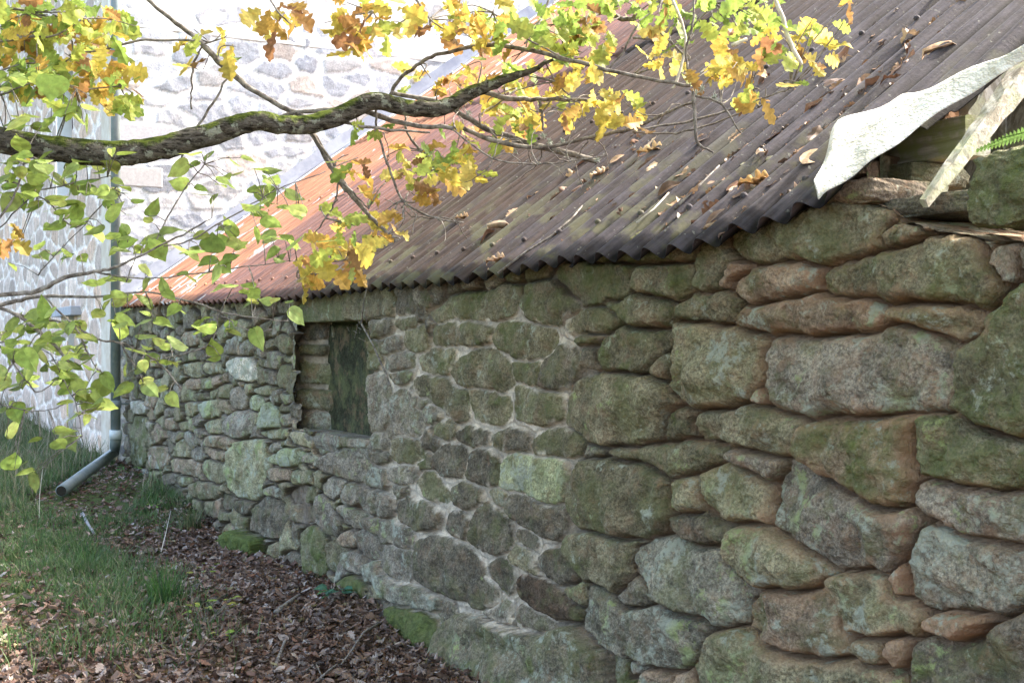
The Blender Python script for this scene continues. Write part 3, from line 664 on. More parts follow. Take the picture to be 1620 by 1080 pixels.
# window niche
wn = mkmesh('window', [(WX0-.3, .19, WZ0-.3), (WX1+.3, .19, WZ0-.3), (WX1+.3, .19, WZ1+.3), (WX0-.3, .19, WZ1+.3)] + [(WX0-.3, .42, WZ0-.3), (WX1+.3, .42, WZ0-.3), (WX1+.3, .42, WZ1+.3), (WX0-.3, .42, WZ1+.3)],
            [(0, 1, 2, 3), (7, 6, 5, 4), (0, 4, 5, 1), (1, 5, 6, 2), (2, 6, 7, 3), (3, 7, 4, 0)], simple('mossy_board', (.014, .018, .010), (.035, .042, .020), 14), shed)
wn['label'] = 'small window opening blocked by a dark mossy slab'
zj = [onwall(500, y).z for y in (692, 655, 615, 568, 543, 506)]
jx1 = onwall(531, 600, .17).x; ja = math.atan2(.15, jx1-WX0)
JL = math.hypot(jx1-WX0, .16)+.17; H_ = WZ1-WZ0+.06
jp = []
for k in range(5):
    a0, a1 = zj[k]+.012, zj[k+1]-.012; jr = lambda: random.uniform(-.012, .012)
    if k in (3, 4): jp += [(np.array([(.0, a0), (JL*.56, a0+jr()), (JL*.58, a1), (.01, a1+jr())]), 'gd'[k-3]), (np.array([(JL*.64, a0+jr()), (JL+.02, a0), (JL+.02, a1+jr()), (JL*.63, a1)]), 'dg'[k-3])]
    else: jp.append((np.array([(jr(), a0), (JL*.5, a0+jr()*1.5), (JL*.93+jr()*2, a0), (JL*.90+jr()*3, a1), (JL*.4, a1+jr()*1.5), (jr(), a1)]), 'bgy'[k]))
ju = np.arange(-.02, JL+.02, .006); jv = np.arange(zj[0]-.05, WZ1+.06, .005)
_, VJ, jd, jsid, _i = relief(ju, jv, jp, dict(tries=10, size=lambda u, v: (.1, .1)), warp=.012, inset=.0, seed=77); UJ = np.repeat(ju[:, None], len(jv), 1)
jpr = np.where(jd > 0, np.sqrt(np.clip(1-(1-np.clip(jd/.028, 0, 1))**2, 0, 1)), 0)
jdep = -jpr*(.030+.015*np.sin(jsid*2.3)+.02*np.abs(fbm(UJ*7+jsid, VJ*7, 5)))+fbm(UJ*25, VJ*25, 9)*.008+.02
jmk = sstep(-.001, .006, jd)[..., None]; kk_ = np.array([[*KIND[p[1]][0], *KIND[p[1]][1:5]] for p in jp])[np.clip(jsid, 0, len(jp)-1)]
jt = kk_[..., :3]*.95*jmk+np.array([.42, .38, .33])*(1-jmk)
XJ = WX0-.10+UJ*math.cos(ja)+jdep*-math.sin(ja); YJ = .030+UJ*math.sin(ja)+jdep*math.cos(ja)
jf = gridfaces(len(ju), len(jv))
mkmesh('jamb', np.stack([XJ, YJ, VJ], -1).reshape(-1, 3), jf, M_STONE, wn, True, {'tint': np.concatenate([jt, jmk], -1).reshape(-1, 4), 'wear': (kk_[..., 3:7]*jmk).reshape(-1, 4)})
block('blocking_stone', (jx1+WX1)/2+.05, .24, (WZ0+WZ1)/2-.02, WX1-jx1+.45, .13, WZ1-WZ0+.02, 'X', wn, seed=44, rnd_=.06, res=30, nz=.5)
for k in range(3):
    block('jamb_stone', WX1+.13, .20, WZ0+(k+.5)*(WZ1-WZ0)/3, .30, .34, (WZ1-WZ0)/3*.96, 'g', wn, seed=30+k, rnd_=.15, res=14, nz=.5)
block('sill', (WX0+WX1)/2, .19, WZ0-.055, WX1-WX0+.3, .36, .10, 'b', wn, seed=41, rnd_=.12, res=24, nz=.4)
block('lintel', (WX0+WX1)/2, .17, WZ1+.065, WX1-WX0+.3, .32, .12, 'm', wn, seed=42, rnd_=.1, res=24, nz=.3)
# loose courses at the unroofed end of the wall
def capblock(px0, py0, px1, py1, dy, kind, seed, y0=.12, **k):
    a = onwall(px0, py1, y0); b = onwall(px1, py0, y0)
    return block('cap_stone', (a.x+b.x)/2, y0+dy*.3, (a.z+b.z)/2, b.x-a.x, dy, b.z-a.z, kind, shed, seed=seed, **k)
capblock(1296, 280, 1404, 336, .30, 'p', 51, y0=.06, res=26, nz=.6)
capblock(1350, 255, 1462, 308, .25, 'y', 52, y0=.34, res=26, nz=.6)
capblock(1405, 298, 1560, 352, .30, 'd', 53, y0=.12, res=26, nz=.5)

# the roof
PHI = math.radians(36); cP, sP = math.cos(PHI), math.sin(PHI); PITCH = .148; AMP = .024; Y0R = -.09; RUN = 6.6
XL = -12.93; XR = onwall(1302, 318, -.09).x
def roofpt(X, u): return Vector((X, Y0R+u*cP, float(eave_z(X))+u*sP))
def onroof(px_, py_, lift=0.):
    r = ray(px_, py_); t = 4.
    for _ in range(40):
        p = C0+r*t; z = float(eave_z(p.x))+(p.y-Y0R)/cP*sP+lift
        t += (z-p.z)/(r.z*1. - r.y*sP/cP)*.8 if abs(r.z-r.y*sP/cP) > 1e-6 else 0
        t = min(max(t, .5), 40)
    return C0+r*t
roofs = []; vb = []; fb = []; cb = []; base = 0
X = XL; si = 0; rs = np.random.default_rng(11)
XV = XR+.62
while X < XV-.02:
    wdt = min(PITCH*6, XV-X); xs = np.arange(X, X+wdt+PITCH*.5 if X+wdt < XV-.1 else X+wdt+.001, PITCH/14)
    for lap, (u0, u1) in enumerate(((0, 3.05), (2.9, RUN))):
        us = np.concatenate([[u0+(rs.random()-.5)*.03*(lap == 0)], np.linspace(u0+.12, u1, 26)])
        A, B = np.meshgrid(xs, us, indexing='ij')
        z = eave_z(A)+B*sP+AMP*cP*np.sin(2*math.pi*A/PITCH)+(si % 2)*.003+lap*.006+.006*fbm(A*1.5, B*.8, 91)+(rs.random()-.5)*.006
        y = Y0R+B*cP-AMP*sP*np.sin(2*math.pi*A/PITCH)
        # the free right edge lifts and frays a little
        e = sstep(XR-.45, XR, A-.2*B); z = z+e*(.008+.010*np.sin(B*7))
        for dz in (0, -.0025):
            vb.append(np.stack([A, y-dz*sP, z+dz*cP], -1).reshape(-1, 3))
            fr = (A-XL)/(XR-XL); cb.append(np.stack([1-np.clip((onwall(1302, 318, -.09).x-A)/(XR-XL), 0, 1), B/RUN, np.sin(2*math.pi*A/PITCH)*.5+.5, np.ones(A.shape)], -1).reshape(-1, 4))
        n0, n1 = A.shape; g = gridfaces(n0, n1); cu_ = A.ravel()[g].mean(1); cv_ = B.ravel()[g].mean(1); g = g[cu_ < XR+.22*np.clip(cv_, 0, 2.6)+.006*np.sin(cv_*23)]
        fb.append(g+base); fb.append(g[:, ::-1]+base+n0*n1)
        i = np.arange(n0-1)*n1; i = i[xs[:-1] < XR]; fb.append(np.stack([i, i+n0*n1, i+n1+n0*n1, i+n1], 1)+base)        # eave lip
        base += 2*n0*n1
    # dome headed fixings through the crests
    for cx_ in np.arange(math.ceil(X/PITCH/2)*2*PITCH+PITCH*.25, X+wdt, PITCH*2):
        for u_ in (.22, 1.55, 3.0, 4.5):
            if cx_ > XR+.2*u_-.08: continue
            ct = np.array([cx_, Y0R+u_*cP-AMP*sP, float(eave_z(cx_))+u_*sP+AMP*cP+.008]); nv_ = np.array([0, -sP, cP]); tv = np.array([0, cP, sP]); xv_ = np.array([1., 0, 0])
            vv_ = []
            for rr__, hh__ in ((.013, -.004), (.012, .004), (.006, .010)):
                for q in range(8): vv_.append(ct+xv_*rr__*math.cos(q*math.pi/4)+tv*rr__*math.sin(q*math.pi/4)+nv_*hh__)
            for rr__ in (0,): pass
            vb.append(np.array(vv_)); cb.append(np.tile([np.clip((cx_-XL)/(XR-XL), 0, 1), u_/RUN, .9, 1.], (24, 1)))
            fb.append(np.array([(r_*8+q, r_*8+(q+1) % 8, r_*8+8+(q+1) % 8, r_*8+8+q) for r_ in (0, 1) for q in range(8)]+[(16, 17, 18, 19), (16, 19, 20, 23), (20, 21, 22, 23)])+base); base += 24
    X += wdt; si += 1
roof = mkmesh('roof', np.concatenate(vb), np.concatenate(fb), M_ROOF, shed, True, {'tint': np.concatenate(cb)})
# the plane behind the ridge and the body that keeps the inside dark
rz = 1.75+RUN*sP; ry = Y0R+RUN*cP
mkmesh('rear_roof_slope', [(XL, ry, rz+.02), (XR, ry, rz+.02), (XR, ry*2, rz-RUN*sP), (XL, ry*2, rz-RUN*sP), (XL, ry, rz-.02), (XR, ry, rz-.02), (XR, ry*2, rz-RUN*sP-.04), (XL, ry*2, rz-RUN*sP-.04)],
       [(0, 1, 2, 3), (7, 6, 5, 4), (0, 4, 5, 1), (1, 5, 6, 2), (2, 6, 7, 3)], M_ROOF, shed, False, {'tint': np.tile([.9, .5, .5, 1.], (8, 1))})
def beam(name, p0, p1, w_, h_, m, parent, up=Vector((0, 0, 1)), seg=14, wob=.004, label=None, taper=1.):
    p0 = Vector(p0); p1 = Vector(p1); t = (p1-p0).normalized(); s = t.cross(up).normalized(); u = s.cross(t)
    mb = MB(); vs = []; fs = []; n = 8
    for i in range(seg+1):
        q = p0.lerp(p1, i/seg); k = 1+(taper-1)*i/seg
        prof_ = [(-.5, -.42), (-.42, -.5), (.42, -.5), (.5, -.42), (.5, .42), (.42, .5), (-.42, .5), (-.5, .42)]
        for a, b in prof_: vs.append(q+s*(a*w_*k+random.uniform(-wob, wob))+u*(b*h_*k+random.uniform(-wob, wob)))
    for i in range(seg):
        for k in range(n): fs.append((i*n+k, i*n+(k+1) % n, (i+1)*n+(k+1) % n, (i+1)*n+k))
    fs.append(tuple(range(n-1, -1, -1))); fs.append(tuple(range(seg*n, seg*n+n)))
    mb.add([tuple(v) for v in vs], fs); o = mb.build(name, m, parent)
    if label: o['label'] = label
    return o
# rear and gable walls of the shed (dry stone, out of sight)
def plainwall(name, x0, y0, x1, y1, z0, ztop, th, parent, m=M_STONE):
    d = Vector((x1-x0, y1-y0, 0)); L = d.length; d.normalize(); nn = Vector((-d.y, d.x, 0))
    n = max(int(L/.12), 4); k = 24; vs = []; fs = []
    for i in range(n+1):
        s = L*i/n; zt = ztop(s/L)
        for j in range(k+1):
            z = z0+(zt-z0)*j/k; q = Vector((x0, y0, 0))+d*s+nn*(.03*math.sin(s*9+j*2.1)*math.sin(z*11+i)); vs.append((q.x, q.y, z))
    fr = gridfaces(n+1, k+1); v = np.array(vs); v2 = v+np.array([nn.x, nn.y, 0])*th
    f = np.concatenate([fr, fr[:, ::-1]+len(v)])
    tp = np.array([[i*(k+1)+k, (i+1)*(k+1)+k, (i+1)*(k+1)+k+len(v), i*(k+1)+k+len(v)] for i in range(n)])
    vv_ = np.concatenate([v, v2]); kd = KIND['b']
    return mkmesh(name, vv_, np.concatenate([f, tp]), m, parent, True, {'tint': np.tile([*kd[0], 1.], (len(vv_), 1)), 'wear': np.tile([.2, .4, .3, .2], (len(vv_), 1))})
plainwall('rear_wall', XR, ry*2-.3, XL, ry*2-.3, -.3, lambda s: 1.7, -.3, shed)
XE = onwall(1720, 500).x
plainwall('end_wall', XR-.55, .46, XR-.55, ry*2-.4, -.3, lambda s: 1.55+(1-abs(s*2-1))*(rz-2.0), -.35, shed)

# torn white sheeting hung over the verge
fl = [(1228, 298, .0), (1262, 260, .05), (1310, 205, .10), (1330, 187, .10), (1400, 160, .10), (1445, 146, .12), (1500, 116, .10), (1560, 104, .10), (1640, 72, .10), (1760, -20, .1)]
up_ = [(1296, 292), (1312, 246), (1311, 215), (1322, 190), (1362, 181), (1402, 166), (1432, 148), (1446, 152), (1530, 112), (1572, 101), (1620, 82), (1720, 20)]
dn_ = [(1292, 307), (1304, 300), (1325, 285), (1350, 268), (1380, 247), (1415, 222), (1450, 195), (1490, 168), (1540, 135), (1580, 112), (1632, 84), (1732, 22)]
vs = []; rows = 9
for i, ((ux, uy), (dx, dy)) in enumerate(zip(up_, dn_)):
    A = onroof(ux, uy, .065); Bp = onroof(dx, dy, .055)
    Bp = Bp+Vector((0, 0, 0))
    for j in range(rows):
        t = j/(rows-1); p = A.lerp(Bp, t)
        nrm = Vector((0, -sP, cP)); p = p+nrm*(.020*math.sin(math.pi*t)+.010*math.sin(i*2.3+t*5))
        if t > .8: p = p+Vector((.0, 0, -.015))*((t-.8)/.2)
        vs.append(p)
v = np.array([tuple(p) for p in vs]); g = gridfaces(len(up_), rows)
sh = mkmesh('torn_sheet', v, g, M_SHEET, shed, True)
sh['label'] = 'torn white sheet curling off the roof edge'
md_ = sh.modifiers.new('sub', 'SUBSURF'); md_.levels = 2; md_.render_levels = 2
md_ = sh.modifiers.new('th', 'SOLIDIFY'); md_.thickness = .0025
# timbers under the open verge
def wpt(px_, py_, Y): return onwall(px_, py_, Y)
pe = wpt(1548, 214, .42)
beam('purlin', pe+Vector((-1.1, .01, -.01)), pe, .10, .12, M_WOOD, shed, label='green stained timber purlin end')
pe = wpt(1450, 268, .62)
beam('wall_plate', pe+Vector((-1.2, 0, 0)), pe, .10, .07, M_WOOD, shed)
beam('rafter', wpt(1462, 322, -.02), wpt(1650, 80, .55), .018, .026, M_WOOD2, shed, label='bleached split rafter pointing down at the wall', taper=3.2, wob=.003)
beam('rafter', wpt(1478, 300, .40), wpt(1600, 60, .9), .04, .07, M_WOOD2, shed)
for k in range(5):
    x = 1490+k*34
    beam('board', wpt(x, 300-k*4, .80), wpt(x+10, 60, 1.0), .17, .025, M_WOOD2, shed, up=Vector((0, 1, 0)), wob=.003)
beam('batten', wpt(1496, 225, .48), wpt(1500, 130, .55), .05, .05, simple('raw_brown_wood', (.30, .16, .08), (.38, .22, .12), 20), shed, up=Vector((0, 1, 0)))

# lead flashing where the roof meets the house
vs = []; n = 30
for i in range(n+1):
    u = -.02+i*(RUN+.02)/n
    p = roofpt(XL, u)
    for dx_, dz_ in ((.20, .030), (.085, .034), (.045, .075), (.035, .17), (.02, .172)): vs.append((p.x+dx_, p.y, p.z+dz_+.003*math.sin(i*3)))
fls = mkmesh('flashing', vs, gridfaces(n+1, 5), M_LEAD, shed, False)

# ------------------------------------------------------------------ the house behind
house = thing('stone_house', 'tall pale granite house with wide white lime joints behind the shed', 'house', (XL, 0, .2))
HX = XL-.0; HY = -.12
def housewall(name, U, V, frame, seed, size, stonecol, openings=()):
    op = []
    UU, VV, d, sid, info = relief(U, V, op, dict(tries=len(U)*len(V)*.1+4000, size=size), warp=.022, cellpad=.014, seed=seed)
    r = np.random.default_rng(seed).random((max(len(info), 1), 4)); s_ = np.clip(sid, 0, None)
    prof = sstep(-.002, .014, d); dep = -prof*(.006+.012*r[s_, 0])+fbm(UU*12, VV*12, seed, 4)*.010
    pal = np.array(stonecol); t = pal[(r[s_, 1]*len(pal)).astype(int)%len(pal)]*(.8+.4*r[s_, 2])[..., None]
    mo = np.array([.86, .76, .70]) if name == 'side_wall' else np.array([.82, .81, .80])*(1+.06*fbm(UU*3, VV*3, seed+2))[..., None]
    mk = sstep(.0, .012, d)[..., None]; c = t*mk+mo*(1-mk)
    P = frame(UU, VV, dep); f = gridfaces(len(U), len(V)); ci = f[:, 0]; u = UU.ravel()[ci]; v = VV.ravel()[ci]
    k = np.ones(len(f), bool)
    for (a, b, c_, d_) in openings: k &= ~((u > a) & (u < b) & (v > c_) & (v < d_))
    return mkmesh(name, P.reshape(-1, 3), f[k], M_HOUSE, house, True, {'tint': np.concatenate([c, np.ones(mk.shape)], -1).reshape(-1, 4)})
greys = [(.50, .50, .52), (.44, .45, .48), (.54, .52, .51), (.54, .47, .42), (.42, .43, .47), (.50, .49, .51)]
ZB = 4.62
housewall('gable_wall', np.arange(HY, 6.2, .014), np.arange(-.2, ZB+1.7, .014),
          lambda a, b, d: np.stack([HX+0*a-d, a, b], -1), 61, lambda u, v: (.26+.20*random.random(), .12+.09*random.random()), greys)
pinks = [(.60, .46, .39), (.64, .46, .36), (.56, .44, .38), (.68, .54, .46), (.50, .40, .35)]
# narrow window and doorway on the side face, given along the wall from the corner
def side_u(px_): return HX-onwall(px_, 500, HY).x
W1 = (side_u(116), side_u(90), onwall(103, 310, HY).z, onwall(103, 110, HY).z)
W2 = (side_u(118), side_u(108), .1, onwall(112, 500, HY).z)
side = housewall('side_wall', np.concatenate([np.arange(0, 6, .022), np.arange(6, 26, .045)]), np.arange(-.2, 8.2, .022),
          lambda a, b, d: np.stack([HX-a, HY+0*a+d, b], -1), 67, lambda u, v: (.40+.2*random.random(), .17+.09*random.random()), pinks, (W1, W2))
def boxpart(name, x0, x1, y0, y1, z0, z1, m, parent, bev=.006):
    mb = MB(); v = [(x, y, z) for x in (x0, x1) for y in (y0, y1) for z in (z0, z1)]
    mb.add(v, [(0, 1, 3, 2), (4, 6, 7, 5), (0, 4, 5, 1), (2, 3, 7, 6), (0, 2, 6, 4), (1, 5, 7, 3)]); o = mb.build(name, m, parent)
    if bev: b = o.modifiers.new('bevel', 'BEVEL'); b.width = bev; b.segments = 2
    return o
# render band with plaster over the upper wall facing the shed
boxpart('rendered_band', HX-.05, HX+.014, HY-.03, 9.2, ZB+0.0, 8.2, M_RENDER, house)
boxpart('roof', HX-26, HX+.35, HY-.45, 9.5, 8.25, 8.5, M_SLAB, house, .02)
boxpart('quoin', HX-.03, HX+.024, HY+.02, HY+.62, onwall(200, 225, HY).z-.0, onwall(200, 175, HY).z, simple('dressed_granite', (.44, .43, .45), (.54, .52, .52), 30), house, .012)
boxpart('quoin', HX-.03, HX+.022, HY+.03, HY+.50, onwall(200, 280, HY).z, onwall(200, 246, HY).z, simple('dressed_granite_b', (.46, .44, .43), (.54, .51, .50), 30), house, .012)
boxpart('quoin', HX-.45, HX+.02, HY-.024, HY+.06, -.1, 8.2, simple('sandy_corner_render', (.56, .47, .38), (.68, .62, .55), 4), house, .01)
# narrow window: reveal, frame, pane
def opening(nm, W, depth_):
    u0, u1, z0, z1 = W; mb = MB(); x0, x1 = HX-u1, HX-u0; ya, yb = HY+.0, HY+depth_
    mb.add([(x0, ya, z0), (x1, ya, z0), (x1, ya, z1), (x0, ya, z1), (x0, yb, z0), (x1, yb, z0), (x1, yb, z1), (x0, yb, z1)],
           [(0, 1, 5, 4), (1, 2, 6, 5), (2, 3, 7, 6), (3, 0, 4, 7)]); return mb.build(nm, M_RENDER, house)
win = opening('window', W1, .30); u0, u1, z0, z1 = W1
boxpart('pane', HX-u1, HX-u0, HY+.24, HY+.26, z0, z1, M_GLASS, win, 0)
for q in (.5, .97): boxpart('frame', HX-u0-(u1-u0)*q-.05, HX-u0-(u1-u0)*q+.05, HY+.18, HY+.235, z0, z1, M_FRAME, win)
door = opening('doorway', W2, .25); u0, u1, z0, z1 = W2
boxpart('door_leaf', HX-u1, HX-u0, HY+.2, HY+.24, z0, z1, M_FRAME, door)
boxpart('lintel', HX-u1-.5, HX-u0+.5, HY-.12, HY+.1, z1, z1+.10, M_SLAB, house)
# downpipe
pcx = onwall(183, 500, HY-.10); pr = .045
dp = MB(); pz = onwall(183, 695, HY-.1).z
dp.tube([(pcx.x, pcx.y, 8.1), (pcx.x, pcx.y, pz)], [pr, pr], 20); dpo = dp.build('downpipe', M_PIPE, house, True)
for z in (pz+.30, pz+2.3, pz+4.3):
    c = MB(); c.tube([(pcx.x, pcx.y, z), (pcx.x, pcx.y, z+.07)], [pr+.008]*2, 20); c.tube([(pcx.x, pcx.y, z+.035), (pcx.x, HY+.02, z+.035)], [.01, .01], 6); c.build('bracket', M_PIPE, dpo, True)
e0 = Vector((pcx.x, pcx.y, pz)); e2 = at(97, 776, 10.4); e1 = at(181, 715, 12.2)
sp = MB(); pts = [e0+Vector((0, 0, .08)), e0, e0.lerp(e1, .5)+Vector((0, 0, -.01)), e1, e1.lerp(e2, .5), e2]
sp.tube(pts, [pr+.007, pr+.007, pr+.006, pr+.004, pr+.004, pr+.004], 20)
spo = sp.build('spout', M_PIPE, dpo, True)
cap = MB(); dd = (e2-e1).normalized(); cap.tube([e2+dd*.001, e2+dd*.004], [pr-.004]*2, 16); cap.build('spout_mouth', M_DARK, dpo)  # dark disc paints the shade inside the closed pipe end
co = MB(); co.tube([e0+Vector((0, 0, .09)), e0+Vector((0, 0, .005))], [pr+.012]*2, 20); co.build('collar', simple('pale_collar', (.5, .55, .58), (.55, .6, .62), 8), dpo, True)

# ------------------------------------------------------------------ ground
def gz(x, y):
    x = np.asarray(x, float); y = np.asarray(y, float)
    s = -x; b = .022*np.clip(s-3.5, 0, 60)-.05
    b = b+.07*np.exp(-((s-12.3)/1.5)**2)*np.exp(-((y+.2)/.6)**2)
    b = b+sstep(-2.6, -.8, y)*(np.interp(s, [4.5, 5.5, 6.4, 7.1, 8, 8.7, 9.4, 10.2, 11.5], [0, -.03, .0, -.01, -.05, -.12, -.08, -.02, 0]))
    b = b+.05*sstep(-.5, -2.2, y)+.06*np.exp(-((y+.1)/.25)**2)*.4
    return b+.035*fbm(x*.9, y*.9, 101, 4)+.02*fbm(x*4, y*4, 103, 3)
gx = np.concatenate([-np.geomspace(300, 30, 20), np.linspace(-29, 3, 420), np.geomspace(4, 300, 20)])
gy = np.concatenate([-np.geomspace(300, 14, 20), np.linspace(-13, .25, 240), [.6, 2, 8, 20, 60, 300]])
GX, GY = np.meshgrid(gx, gy, indexing='ij'); GZ = gz(np.clip(GX, -40, 10), np.clip(GY, -20, 2))
GZ = np.where(GY > .15, np.minimum(GZ, 0.02), GZ)
def grassy(x, y):
    """1 = grass, 0 = leaf litter; the litter runs as a band beside the shed wall"""
    s = -np.asarray(x, float); y = np.asarray(y, float)
    edge = -1.05-.03*(8-s)+.25*fbm(np.asarray(x)*.8, y*.8, 111)
    g = sstep(edge+.55, edge-.3, y)*sstep(4.8, 7.0, s+.5*(y+1)) 
    g = np.maximum(g, sstep(8.9, 10.6, s+.9*(-.3-y)))
    return np.clip(g, 0, 1)
gr = mkmesh('ground', np.stack([GX, GY, GZ], -1).reshape(-1, 3), gridfaces(*GX.shape), M_GROUND, None, True,
            {'tint': np.stack([GX*0+1, GX*0+1, GX*0+1, grassy(GX, GY)], -1).reshape(-1, 4)})
gr['kind'] = 'structure'

# ------------------------------------------------------------------ leaf shapes (unit length along +y, in the xy plane)
OAK = [(0, 0), (.03, .08), (.11, .12), (.15, .19), (.10, .25), (.15, .30), (.24, .33), (.26, .40), (.16, .46), (.20, .52), (.31, .55), (.34, .63), (.27, .69), (.19, .71), (.24, .78), (.25, .86), (.17, .90), (.10, .92), (.07, .98), (0, 1.0)]
LIME = [(0, 0), (.20, -.06), (.38, .06), (.45, .26), (.42, .48), (.30, .70), (.13, .88), (0, 1.08)]
OVAL = [(0, 0), (.14, .12), (.24, .35), (.24, .6), (.13, .85), (0, 1)]
def leafmesh(half):
    n = len(half); v = []; f = []
    mid = [(0, y) for _, y in half]
    for sg in (1, -1):
        b = len(v)
        for (x, y), (_, my) in zip(half, mid): v += [(0, my), (x*sg, y)]
        for i in range(n-1):
            q = (b+2*i, b+2*i+1, b+2*i+3, b+2*i+2); f.append(q if sg == 1 else q[::-1])
    return np.array(v, float), f
LM = {k: leafmesh(h) for k, h in (('oak', OAK), ('lime', LIME), ('oval', OVAL))}
def leaves(name, m, parent, items, kinds_):
    """items: arrays pos(N,3), dir(N,3), nrm(N,3), size(N), colour(N,3), curl(N), kind index(N)"""
    V_ = []; F_ = []; C_ = []; base = 0
    pos, dr, nm, sz, colr, curl, kd = items
    dr = dr/np.linalg.norm(dr, axis=1, keepdims=True); sd = np.cross(dr, nm); sd /= np.linalg.norm(sd, axis=1, keepdims=True)+1e-9; nm = np.cross(sd, dr)
    for ki, kn in enumerate(kinds_):
        idx = np.where(kd == ki)[0]
        if not len(idx): continue
        v, f = LM[kn]; x = v[:, 0][None]; y = v[:, 1][None]; cu = curl[idx][:, None]
        asym = (1+.25*np.sin(idx*1.7))[:, None]*(.9+.25*rng.random((len(idx), 1)))
        z = cu*(np.abs(x)*.9-.55*(y-.3)**2+.10*np.sin(y*9+idx[:, None])+.16*np.abs(x)*np.sin(y*14+idx[:, None]*2.))
        yy = y-.15*cu*np.abs(y-.4); xx = x*asym*(1-.3*np.abs(cu))
        P = pos[idx][:, None]+sz[idx][:, None, None]*(xx[..., None]*sd[idx][:, None]+yy[..., None]*dr[idx][:, None]+z[..., None]*nm[idx][:, None])
        V_.append(P.reshape(-1, 3)); n = len(v)
        fa = np.array(f); F_.append((fa[None]+(np.arange(len(idx))*n)[:, None, None]).reshape(-1, 4)+base); base += n*len(idx)
        c = colr[idx][:, None]*(1+.15*rng.normal(size=(len(idx), n, 1))); C_.append(np.concatenate([np.clip(c, 0, 1), np.ones((len(idx), n, 1))], -1).reshape(-1, 4))
    return mkmesh(name, np.concatenate(V_), np.concatenate(F_), m, parent, False, {'tint': np.concatenate(C_)})

# fallen leaf carpet
def in_view(x, y, z, mx=60):
    qx = x; qy = y+D; zc = -CO*qx+SI*qy; xc = SI*qx+CO*qy; zc = np.maximum(zc, .1)
    u = 810+F_PX*xc/zc; v = 540-F_PX*(z-CZ)/zc
    return (u > -mx*3) & (u < 1620+mx) & (v < 1080+mx*2) & (zc > 1)
def scatter(n, x0, x1, y0, y1):
    x = rng.uniform(x0, x1, n); y = rng.uniform(y0, y1, n); z = gz(x, y); k = in_view(x, y, z); return x[k], y[k], z[k]
pal = np.array([(.20, .12, .08), (.27, .165, .115), (.34, .22, .15), (.16, .10, .075), (.40, .30, .24), (.48, .41, .37), (.29, .14, .08), (.13, .09, .07), (.52, .48, .46), (.36, .33, .15)])
x, y, z = scatter(135000, -15, -1.5, -5, .05)
k = rng.random(len(x)) > grassy(x, y)*.72; x, y, z = x[k], y[k], z[k]
k = rng.random(len(x)) < np.where(x > -7, 1, .8); x, y, z = x[k], y[k], z[k]
N = len(x); an = rng.uniform(0, 2*math.pi, N)
nm = np.stack([rng.normal(0, .45, N), rng.normal(0, .45, N), np.ones(N)], 1)
c = np.array([.66, .62, .62])*pal[rng.choice(len(pal), N, p=[.15, .16, .13, .12, .12, .08, .09, .08, .05, .02])]*rng.uniform(.7, 1.3, (N, 1))
lit = leaves('leaf_litter', M_DRY, None, (np.stack([x, y, z+rng.uniform(.004, .035, N)], 1), np.stack([np.cos(an), np.sin(an), rng.normal(0, .25, N)], 1), nm, rng.uniform(.022, .070, N), c*.80+.26*c.mean(1, keepdims=True)*np.array([1, .94, .96]), rng.uniform(-1, 1.2, N), rng.integers(0, 2, N)), ('oak', 'oval'))
lit['kind'] = 'stuff'; lit['label'] = 'carpet of dead brown leaves at the foot of the shed wall'
# grass
def grass(name, n, box, hgt, lab, thr, cols, wid=.0035, lean=.5, weight=None):
    x, y, z = scatter(n, *box); g = grassy(x, y); k = rng.random(len(x)) < np.clip(g*1.2-thr, 0, 1)
    k &= fbm(x*1.6, y*1.6, 131) > -.45
    for q in np.linspace(0, 1, 12):        # the grass is trodden down around the drain spout
        c_ = e1.lerp(e2, q); k &= ((x-c_.x)**2+(y-c_.y)**2 > .03) & ~((np.abs(y-(c_.y-.12)+ (x-c_.x)*-.25) < .22) & (x > c_.x) & (x < c_.x+.9))
    x, y, z = x[k], y[k], z[k]; N = len(x); tuft = np.clip(1+1.0*fbm(x*2.1, y*2.1, 133), .3, 2)
    h = hgt*rng.uniform(.45, 1.25, N)*tuft; an = rng.uniform(0, 2*math.pi, N); ln = rng.uniform(.1, 1, N)*lean*2
    t = np.array([0, .35, .7, 1.]); w_ = np.array([1, .85, .5, .06])
    px_ = x[:, None]+np.cos(an)[:, None]*(ln*h)[:, None]*t**2; py_ = y[:, None]+np.sin(an)[:, None]*(ln*h)[:, None]*t**2
    pz_ = z[:, None]-.01+h[:, None]*(t-.35*(ln[:, None]*.6)*t**2.5)
    wa = an+math.pi/2+rng.normal(0, .5, N); ww = wid*rng.uniform(.6, 1.4, N)
    L_ = np.stack([px_+np.cos(wa)[:, None]*ww[:, None]*w_, py_+np.sin(wa)[:, None]*ww[:, None]*w_, pz_], -1)
    R_ = np.stack([px_-np.cos(wa)[:, None]*ww[:, None]*w_, py_-np.sin(wa)[:, None]*ww[:, None]*w_, pz_], -1)
    v = np.stack([L_, R_], 2).reshape(-1, 3); b = (np.arange(N)*8)[:, None, None]
    f = (np.array([[0, 1, 3, 2], [2, 3, 5, 4], [4, 5, 7, 6]])[None]+b).reshape(-1, 4)
    c = np.array(cols)[rng.integers(0, len(cols), N)]*rng.uniform(.7, 1.3, (N, 1)); c = np.repeat(c, 8, 0)
    o = mkmesh(name, v, f, M_GRASS, None, False, {'tint': np.concatenate([np.clip(c, 0, 1), np.ones((len(c), 1))], 1)})
    o['kind'] = 'stuff'; o['label'] = lab; return o
grass('grass', 260000, (-17, -2.5, -7, 0), .105, 'rough green grass beside the leaf strewn path', .05, [(.075, .15, .05), (.10, .19, .06), (.06, .12, .05), (.11, .17, .07), (.21, .22, .13), (.10, .17, .06)], wid=.0034)
